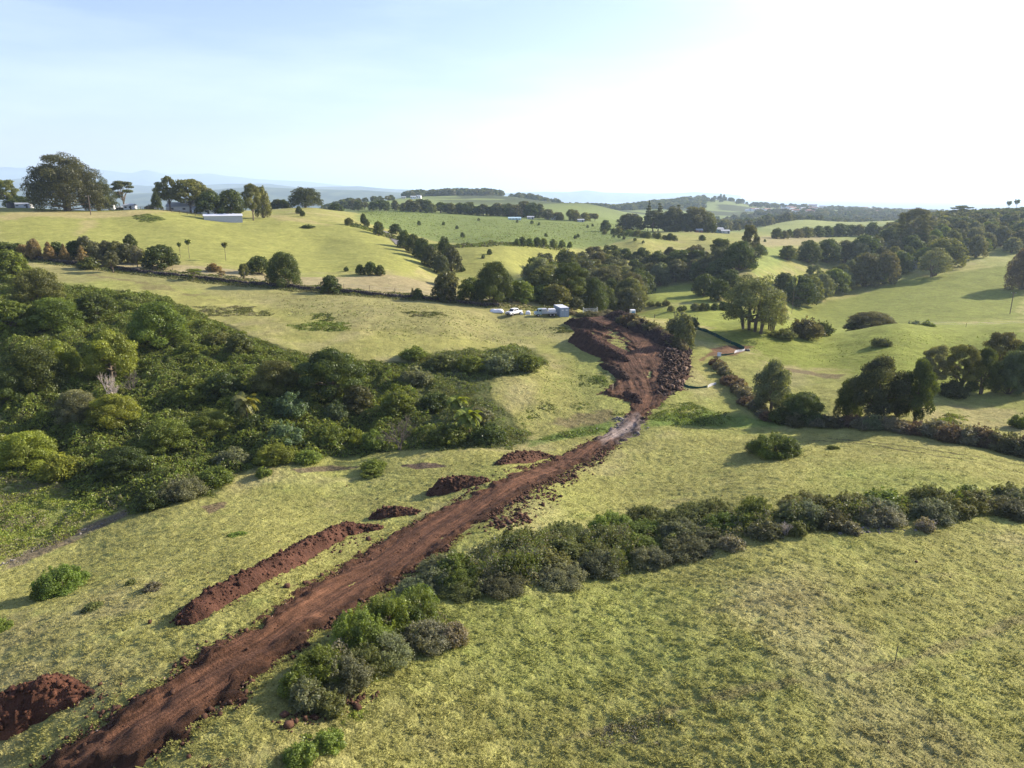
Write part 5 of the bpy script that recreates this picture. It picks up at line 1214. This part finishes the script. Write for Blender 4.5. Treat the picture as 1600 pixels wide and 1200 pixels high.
def vehicle(loc, rz, label, name, cat, body, tray=False, box_body=False):
    o = empty(name, loc, label, cat, None, rz); L2 = 2.6 if not tray else 3.0
    if not tray:      # dual-cab pickup, nose towards -x
        part('body', [prism([(-.92, .45), (.92, .45), (.95, .8), (.9, 1.12), (-.9, 1.12), (-.95, .8)], -2.55, 2.55)], body, o, bev=.09)
        cabp = [(-1.35, 1.1), (-.75, 1.78), (1.0, 1.80), (1.35, 1.1)]
        V = [(x, -.82, z) for x, z in cabp] + [(x, .82, z) for x, z in cabp]; V = [(x, y * (.86 if z > 1.3 else 1), z) for x, y, z in V]
        cb = part('cabin', [(V, [(0, 1, 2, 3), (7, 6, 5, 4), (0, 4, 5, 1), (1, 5, 6, 2), (2, 6, 7, 3)])], body, o, bev=.05)
        part('windscreen', [([(-1.33, -.70, 1.16), (-1.33, .70, 1.16), (-.86, .64, 1.72), (-.86, -.64, 1.72), (-1.30, -.70, 1.13), (-1.30, .70, 1.13), (-.82, .64, 1.72), (-.82, -.64, 1.72)], [(0, 1, 2, 3), (4, 7, 6, 5), (0, 3, 7, 4), (1, 5, 6, 2), (2, 6, 7, 3), (0, 4, 5, 1)])], M_GLASS, cb)
        for s_ in (-1, 1): part('side_window', [box(x, s_ * .77, 1.45, .8, .05, .38) for x in (-.35, .55)], M_GLASS, cb)
        part('grille', [box(-2.57, 0, .85, .06, 1.0, .28)], M_DARK, o); part('bumper', [box(-2.62, 0, .52, .16, 1.75, .26)], M_DARK, o)
        for s_ in (-1, 1): part('headlight', [box(-2.57, s_ * .72, .92, .08, .34, .2)], M_LAMP, o)
        part('tray', [box(1.95, 0, 1.13, 1.15, 1.6, .04)], M_DARK, o)
        for x in (-1.6, 1.6):
            for y in (-.85, .85): wheel(o, x, y, .4)
    else:
        part('chassis', [box(.3, 0, .62, 5.6, .9, .2)], M_DARK, o)
        V = [(x, y, z) for y in (-.95, .95) for x, z in [(-3.0, .6), (-3.05, 1.25), (-2.3, 1.35), (-2.0, 2.1), (-1.1, 2.15), (-1.1, .6)]]
        cb = part('cab', [(V, [(0, 1, 2, 3, 4, 5), (11, 10, 9, 8, 7, 6)] + [(i, i + 6, (i + 1) % 6 + 6, (i + 1) % 6) for i in range(6)])], body, o, bev=.06)
        part('windscreen', [([(-2.30, -.8, 1.42), (-2.30, .8, 1.42), (-2.03, .75, 2.0), (-2.03, -.75, 2.0), (-2.27, -.8, 1.40), (-2.27, .8, 1.40), (-1.99, .75, 2.0), (-1.99, -.75, 2.0)], [(0, 1, 2, 3), (4, 7, 6, 5), (0, 3, 7, 4), (1, 5, 6, 2), (2, 6, 7, 3), (0, 4, 5, 1)])], M_GLASS, cb)
        for s_ in (-1, 1): part('side_window', [box(-1.6, s_ * .96, 1.72, .6, .04, .42)], M_GLASS, cb); part('headlight', [box(-3.06, s_ * .7, .95, .06, .26, .2)], M_LAMP, o)
        part('bumper', [box(-3.1, 0, .62, .15, 1.8, .24)], M_DARK, o); part('flatbed', [box(1.0, 0, .92, 4.1, 2.1, .14)], M_SHED, o)
        part('tool_box', [box(-.35, 0, 1.55, 1.35, 1.95, 1.1)], M_SHED, o, bev=.04); part('water_cube', [box(1.75, 0, 1.5, 1.9, 1.7, 1.0)], M_TARP, o, bev=.1); part('side_board', [box(1.0, s_ * 1.03, 1.12, 4.0, .05, .28) for s_ in (-1, 1)], M_SHED, o)
        for x, n_ in ((-2.1, 1), (1.3, 1), (2.3, 1)):
            for y in (-.85, .85): wheel(o, x, y, .42)
    return o
vehicle(place(803, 492), R(50), 'white dual-cab pickup parked nose-on beside the white bags', 'pickup_truck', 'pickup truck', M_WHITE)
vehicle(place(852, 494), R(8), 'pale flatbed truck with tool box and white tank beside the container', 'flatbed_truck', 'truck', M_TRUCK, True)
# shipping container, door end towards the camera
lc = place(878, 495.5); o = empty('shipping_container', (lc[0], lc[1] + 3.0, lc[2] - .05), 'blue-grey shipping container with its door end facing the camera', 'shipping container', None, R(14))
sh = [box(0, 0, 1.3, 2.38, 6.0, 2.5)]
sh += [box(s_ * 1.205, -2.8 + 5.6 * i / 19, 1.3, .05, .14, 2.3) for s_ in (-1, 1) for i in range(20)]
part('body', sh, M_CONT, o)
part('corner_post', [box(sx * 1.19, sy * 2.98, 1.3, .1, .14, 2.62) for sx in (-1, 1) for sy in (-1, 1)], M_CONT, o); part('roof', [box(0, 0, 2.58, 2.44, 6.06, .08)], M_ROOF, o)
for s_ in (-1, 1):
    dr = part('door', [box(s_ * .58, -3.03, 1.3, 1.12, .07, 2.35)], M_CONT, o)
    part('locking_bar', [box(s_ * .58 + q, -3.09, 1.3, .05, .05, 2.3) for q in (-.22, .22)], M_SHED, dr); part('marking_panel', [box(s_ * .58, -3.075, 1.95, .7, .01, .35)], M_WHITE, dr)
# bags and tarpaulin
def blob(w_, d_, h_, seed, n=14):
    V, F = [], []
    for i in range(n + 1):
        for j in range(n + 1):
            x, y = i / n * 2 - 1, j / n * 2 - 1; k = max(0, (1 - abs(x) ** 4) * (1 - abs(y) ** 4)); V.append((x * w_ / 2, y * d_ / 2, -.1 + h_ * k ** .5 * (1 + .25 * float(fbm(np.array(x * 2.2 + seed), np.array(y * 2.2), seed, 3)))))
    for i in range(n):
        for j in range(n): F.append((i * (n + 1) + j, (i + 1) * (n + 1) + j, (i + 1) * (n + 1) + j + 1, i * (n + 1) + j + 1))
    return np.array(V), F
def soft(name, px, py, w_, d_, h_, seed, label, cat, mat=M_TARP):
    V, F = blob(w_, d_, h_, seed); ob = part(name, [(V, F)], mat, None, label); ob['category'] = cat; ob.location = place(px, py); return ob
soft('tarpaulin', 776, 487, 4.0, 2.2, .8, 2, 'white tarpaulin over a low stack left of the pickup', 'tarpaulin')
soft('bulk_bag', 825, 491, 1.5, 1.2, 1.05, 3, 'larger white bulk bag between the pickup and the truck', 'bulk bag')
soft('bulk_bag', 815, 491, .9, .8, .7, 5, 'smaller whitish bag touching the pickup', 'bulk bag')
soft('covered_heap', 149, 415, 1.5, 1.2, 1.3, 4, 'small white covered heap beside the stone fence at left', 'covered heap')
lp = placeY(988, 201); o = empty('portable_toilet', (lp[0], lp[1], lp[2] - .1), 'white and blue portable toilet behind the soil bank', 'portable toilet', None, .15)
part('cabin', [box(0, 0, 1.1, 1.35, 1.3, 2.2)], M_WHITE, o, bev=.06); part('door', [box(0, -.67, 1.15, .95, .06, 1.7)], M_BLUE, o); part('roof', [prism([(-.7, 2.2), (.7, 2.2), (.5, 2.42), (-.5, 2.42)], -.7, .7)], M_WHITE, o)
# stockyard gate
def tube_part(name, segs, r, mat, parent, **k):
    v, f = merge([tube(np.array(s_, float), [r] * len(s_), 6) for s_ in segs]); return part(name, [(v, f)], mat, parent, **k)
def gate(px, py, wd, label, rz=0):
    l = place(px, py); o = empty('farm_gate', l, label, 'gate', None, rz)
    for x in (-wd / 2, wd / 2): tube_part('post', [[(x, 0, -.3), (x, 0, 1.9)]], .11, M_SHED, o)
    tube_part('gate_frame', [[(-wd/2, 0, z), (wd/2, 0, z)] for z in (.3, .6, .9, 1.2, 1.5)] + [[(-wd/2, 0, 1.5), (0, 0, .3)], [(wd/2, 0, 1.5), (0, 0, .3)]], .05, M_SHED, o)
gate(922, 490, 4.2, 'grey metal farm gate with diagonal braces right of the container', .2)
gate(941, 491, 3.6, 'second metal gate, leaning, next to the braced one', -.3)
# fences
def fence(path, step, hgt, wires, label, r=.07, name='wire_fence', mat=M_WOOD, Ys=None):
    P = to_world_poly(path) if Ys is None else np.array([placeY(p, y)[:2] for (p, _), y in zip(path, Ys)])
    seg = np.hypot(*np.diff(P, axis=0).T); cs = np.concatenate([[0], np.cumsum(seg)]); n = max(2, int(cs[-1] / step)); q = np.linspace(0, cs[-1], n)
    x = np.interp(q, cs, P[:, 0]); y = np.interp(q, cs, P[:, 1]); z = H(x, y); o = empty(name, (x[0], y[0], z[0]), label, 'fence'); b = np.array([x[0], y[0], z[0]])
    for i in range(n):
        lean = rng0.uniform(-.05, .05); tube_part('post', [[np.array([x[i], y[i], z[i] - .3]) - b, np.array([x[i] + lean, y[i], z[i] + hgt * rng0.uniform(.9, 1.1)]) - b]], r, mat, o)
    tube_part('wire', [[np.array([x[i], y[i], z[i] + hgt * f]) - b for i in range(n)] for f in wires], .012 if mat is M_WOOD and r < .1 else .06, M_SHED if r < .1 else mat, o)
fence([(990,490),(1010,490),(1030,494),(1060,497),(1085,500)], 4.0, 1.25, (.5, .9), 'post and wire fence running right from the portable toilet', .09, Ys=[200, 199, 196, 192, 188])
fence([(60,404),(180,414),(300,430),(400,440),(560,452),(700,465),(800,474)], 7.0, 1.2, (.5, .9), 'long wire fence beside the dry stone wall', .06)
fence([(208,330),(245,332),(290,334),(330,337)], 3.5, 1.4, (.4, .7, .98), 'dark timber rail fence in front of the ridge farmhouse', .13, 'rail_fence', Ys=[352, 350, 348, 346])
fence([(1600,503),(1500,502),(1420,500)], 9, 1.1, (.5, .9), 'thin wire fence along the crest of the right green ridge', .05, Ys=[182, 182, 182])
# dry stone wall
wp = to_world_poly([(30,403),(100,412),(180,421),(250,430),(320,438),(400,446),(470,452),(540,458),(620,465),(700,472),(780,479)])
seg = np.hypot(*np.diff(wp, axis=0).T); cs = np.concatenate([[0], np.cumsum(seg)]); n = 5200; q = rsn.rand(n) * cs[-1]; lv = rsn.rand(n)
x = np.interp(q, cs, wp[:, 0]) + rsn.normal(size=n) * .16 * (1.4 - lv); y = np.interp(q, cs, wp[:, 1]) + rsn.normal(size=n) * .2 * (1.4 - lv); s = rsn.uniform(.25, .6, n)
V, F = lumps_mesh(x, y, H(x, y) + lv * .95 * (1 + .25 * fbm(q / 5, q * 0, 2, 2)), s, s * .8, s * .6, rsn); c0 = np.array([.075, .062, .055]) * (.5 + .9 * rsn.rand(n))[:, None]
link("dry_stone_wall", mesh_np("dry_stone_wall", V, F, M_STONE, False, {"tint": ('FACE', 'FLOAT_COLOR', np.repeat(np.concatenate([c0, np.ones((n, 1))], 1), 6, 0))}), label='long dark dry stone wall crossing the left hillside', cat='stone wall')
# silt fences
def silt(path, hgt, mat, name, label, cat, step=2.2, posts=True):
    P = to_world_poly(path); seg = np.hypot(*np.diff(P, axis=0).T); cs = np.concatenate([[0], np.cumsum(seg)]); n = max(4, int(cs[-1] / .5)); q = np.linspace(0, cs[-1], n)
    x = np.interp(q, cs, P[:, 0]) + fbm(q / 2, q * 0, 3, 2) * .25; y = np.interp(q, cs, P[:, 1]); z = H(x, y); b = np.array([x[0], y[0], z[0]])
    o = empty(name, b, label, cat); hh = hgt * (1 + .25 * fbm(q / 1.3, q * 0 + 3, 4, 2)); V, F = [], []
    for off in (-.02, .02):
        for i in range(n): V.append((x[i] - b[0], y[i] - b[1] + off, z[i] - b[2] - .05))
        for i in range(n): V.append((x[i] - b[0] + .05, y[i] - b[1] + off + .12 * math.sin(i), z[i] - b[2] + hh[i]))
    for i in range(n - 1): F += [(i, i + 1, n + i + 1, n + i), (2*n + i + 1, 2*n + i, 3*n + i, 3*n + i + 1), (n + i, n + i + 1, 3*n + i + 1, 3*n + i)]
    part('fabric', [(np.array(V), F)], mat, o)
    if posts:
        for k in range(0, n, max(1, int(step / .5))): tube_part('stake', [[(x[k] - b[0], y[k] - b[1] + .06, z[k] - b[2] - .2), (x[k] - b[0], y[k] - b[1] + .06, z[k] - b[2] + hgt + .15)]], .03, M_WOOD, o)
silt([(1082,512),(1105,520),(1130,532),(1150,541),(1162,547)], .75, M_GREEN, 'silt_fence', 'long dark green silt fence slanting down the lush slope', 'silt fence')
silt([(1146,552),(1163,548)], .5, M_TARP, 'fabric_roll', 'white loose fabric strip at the lower end of the green silt fence', 'fabric strip', posts=False)
silt([(1122,556),(1134,555),(1146,553)], .3, M_GREEN, 'fabric_roll', 'thin green strip between the two white fabric ends', 'fabric strip', posts=False)
silt([(1119,556),(1126,557)], .8, M_TARP, 'fabric_roll', 'crumpled white fabric bundle left of the thin strip', 'fabric strip', posts=False)
silt([(1066,603),(1075,606),(1090,607),(1104,606)], .4, M_GREEN, 'silt_fence', 'low sagging green silt fence below the rubble heap', 'silt fence')
silt([(1104,606),(1118,601)], .5, M_TARP, 'fabric_roll', 'white fabric strip below the rubble heap', 'fabric strip', posts=False)
soft('bundle', 1168, 548, 1.0, .8, .5, 7, 'small black bundle at the end of the white fabric strip', 'bundle', M_DARK)
# lone steel post in the near pasture, site stake
lp = place(1398, 1038); ob = tube_part('fence_post', [[(0, 0, -.3), (0, 0, .7), (.03, 0, 1.35)]], .028, M_DARK, None); ob.location = lp; ob['label'] = 'lone thin dark steel post standing in the near right pasture'; ob['category'] = 'post'
lp = place(957, 610); ob = tube_part('site_stake', [[(0, 0, -.2), (.05, 0, 1.3)]], .09, plain("pale_timber", (.5, .38, .25)), None); ob.location = lp; ob['label'] = 'pale wooden stake at the left rim of the scraped site'; ob['category'] = 'stake'
lp = place(1028, 1140); ob = tube_part('fence_post', [[(0, 0, -.2), (.02, 0, 1.0)]], .022, M_WOOD, None); ob.location = lp; ob['label'] = 'thin grey stick post among the brown foreground weeds'; ob['category'] = 'post'
# power poles
def pole(px, Y, h, label):
    l = placeY(px, Y); o = empty('power_pole', l, label, 'power pole'); tube_part('pole', [[(0, 0, -.5), (0, 0, h)]], .17, M_WOOD, o)
    part('crossarm', [box(0, 0, h - .6, 2.2, .14, .14)], M_WOOD, o); part('insulator', [box(x, 0, h - .42, .12, .12, .22) for x in (-.95, 0, .95)], M_WHITE, o)
pole(1578, 300, 9.5, 'timber power pole with crossarm standing in the shaded field at right'); pole(142, 318, 8.5, 'thin pole before the giant fig on the ridge field')
pole(815, 640, 9, 'thin pole on the middle hill beside the pale blue glasshouse')
# farm lane
def lane(path, wd, name='farm_lane', col=(.13, .125, .125)):
    P = to_world_poly(path); seg = np.hypot(*np.diff(P, axis=0).T); cs = np.concatenate([[0], np.cumsum(seg)]); q = np.linspace(0, cs[-1], 60)
    x = np.interp(q, cs, P[:, 0]); y = np.interp(q, cs, P[:, 1]); dx, dy = np.gradient(x), np.gradient(y); l_ = np.hypot(dx, dy); V = []
    for c in (-1, 0, 1): X, Y = x - dy / l_ * c * wd / 2, y + dx / l_ * c * wd / 2; V.append(np.stack([X, Y, H(X, Y) + .25], 1))
    V = np.concatenate(V); k = np.arange(59); F = np.concatenate([np.stack([k + o_ * 60, k + 1 + o_ * 60, k + 61 + o_ * 60, k + 60 + o_ * 60], 1) for o_ in (0, 1)])
    link(name, mesh_np(name, V, F[:, ::-1], plain(name + "_surface", col, .95, .1), True), kind='structure')
lane([(600,361),(608,369),(618,376),(626,384)], 4.5)
# hill houses and the far town
house(placeY(646, 1440), .1, 11, 8, 4.5, 1.6, 'white two-storey house on the distant hill, left block', mw=M_WHITE, name='hill_house')
house(placeY(655, 1445), -.1, 8, 7, 5.5, 1.5, 'taller white block at the right of the hill house', mw=M_WHITE, name='hill_house', nwin=2)
house(placeY(631, 1480), .1, 8, 6, 3, 1.2, 'small pale house left of the white hill house', mw=M_CREAM)
house(placeY(804, 640), .1, 11, 5, 1.5, .9, 'pale blue glasshouse on the middle hill', 'glasshouse', mw=M_CYAN, mr=M_CYAN, nwin=4, door=False, name='glasshouse')
house(placeY(829, 668), 0, 6, 5, 1.6, .9, 'small pale farm building right of the pale blue glasshouse', mw=M_CREAM, nwin=2)
house(placeY(768, 748), .02, 23, 7, 2.2, .9, 'long low grey shed behind the crest trees', 'shed', mw=M_SHED, name='long_shed')
house(placeY(866, 668), .1, 6, 5, 2.0, 1.0, 'pale building among the farmyard trees', mw=M_CREAM)
house(placeY(907, 668), .1, 6, 5, 1.8, .8, 'low dark farm building at the right of the farmyard trees', mw=M_SHED)
house(placeY(1050, 612), .1, 8, 7, 3.6, 1.6, 'pale grey-blue homestead seen in the gap of the pine grove', mw=M_CYAN, chim=True, name='homestead')
house(placeY(1123, 590), .1, 6, 5, 3.0, 1.2, 'small blue-white cottage right of the pine grove', mw=M_CYAN, nwin=2, name='cottage')
house(placeY(1132, 586), .1, 7, 5, 2.0, .9, 'low pale shed beside the small cottage right of the grove', 'shed', mw=M_SHED, nwin=2, name='shed')
house(placeY(1092, 582), .0, 5, 4, 2.0, 1.0, 'little red-walled shed under the right end of the grove', 'shed', mw=M_RUST, nwin=1, name='shed')
house(placeY(1433, 425), .3, 9, 7, 4.5, 1.8, 'house with pale roof showing among the lower right woods', mw=M_CREAM)
house(placeY(1509, 465), .2, 8, 6, 5.5, 1.6, 'white roof glimpsed deeper in the right woods', mw=M_WHITE, nwin=2)
rs = random.Random(4)
tm = [(M_WHITE, M_ROOF), (M_CREAM, M_ROOF), (M_CREAM, M_SHED), (M_WHITE, M_RUST)]
TOWN = [(px, Y) for px in range(1168, 1212, 5) for Y in (1950,)] + [(rs.uniform(1222, 1275), rs.uniform(1750, 2300)) for _ in range(26)] + [(rs.uniform(1230, 1420), rs.uniform(2600, 4200)) for _ in range(34)] + [(rs.uniform(1410, 1600), rs.uniform(3000, 4200)) for _ in range(10)] + [(rs.uniform(1330, 1420), 2100) for _ in range(5)]
TOWN.sort()
protoh = [house((0, -900 - 60 * i, -60), 0, 12 + 3 * i, 9, 3.2 + i, 2.2, 'x', simple=True, mw=a_, mr=b_) for i, (a_, b_) in enumerate(tm)]
for i, (px, Y) in enumerate(TOWN):
    s_ = protoh[rs.randrange(4)]; o = s_.copy(); COL.objects.link(o); l = placeY(px, Y); o.location = (l[0], l[1], l[2] + 2.5); o.rotation_euler = (0, 0, rs.uniform(-.5, .5)); o.scale = [1.0 + (Y > 2500) * .4] * 3
    blk = 'in the front street' if Y < 2000 and px < 1215 else 'in the near cluster' if Y < 2500 else 'on the far shore side'
    o['label'] = f"tiny pale house of the hazy coastal town {blk}"; o['group'] = 'houses of the coastal town'
    for ch in s_.children: c = ch.copy(); COL.objects.link(c); c.parent = o
for s_ in protoh:
    for ch in list(s_.children): bpy.data.objects.remove(ch)
    bpy.data.objects.remove(s_)
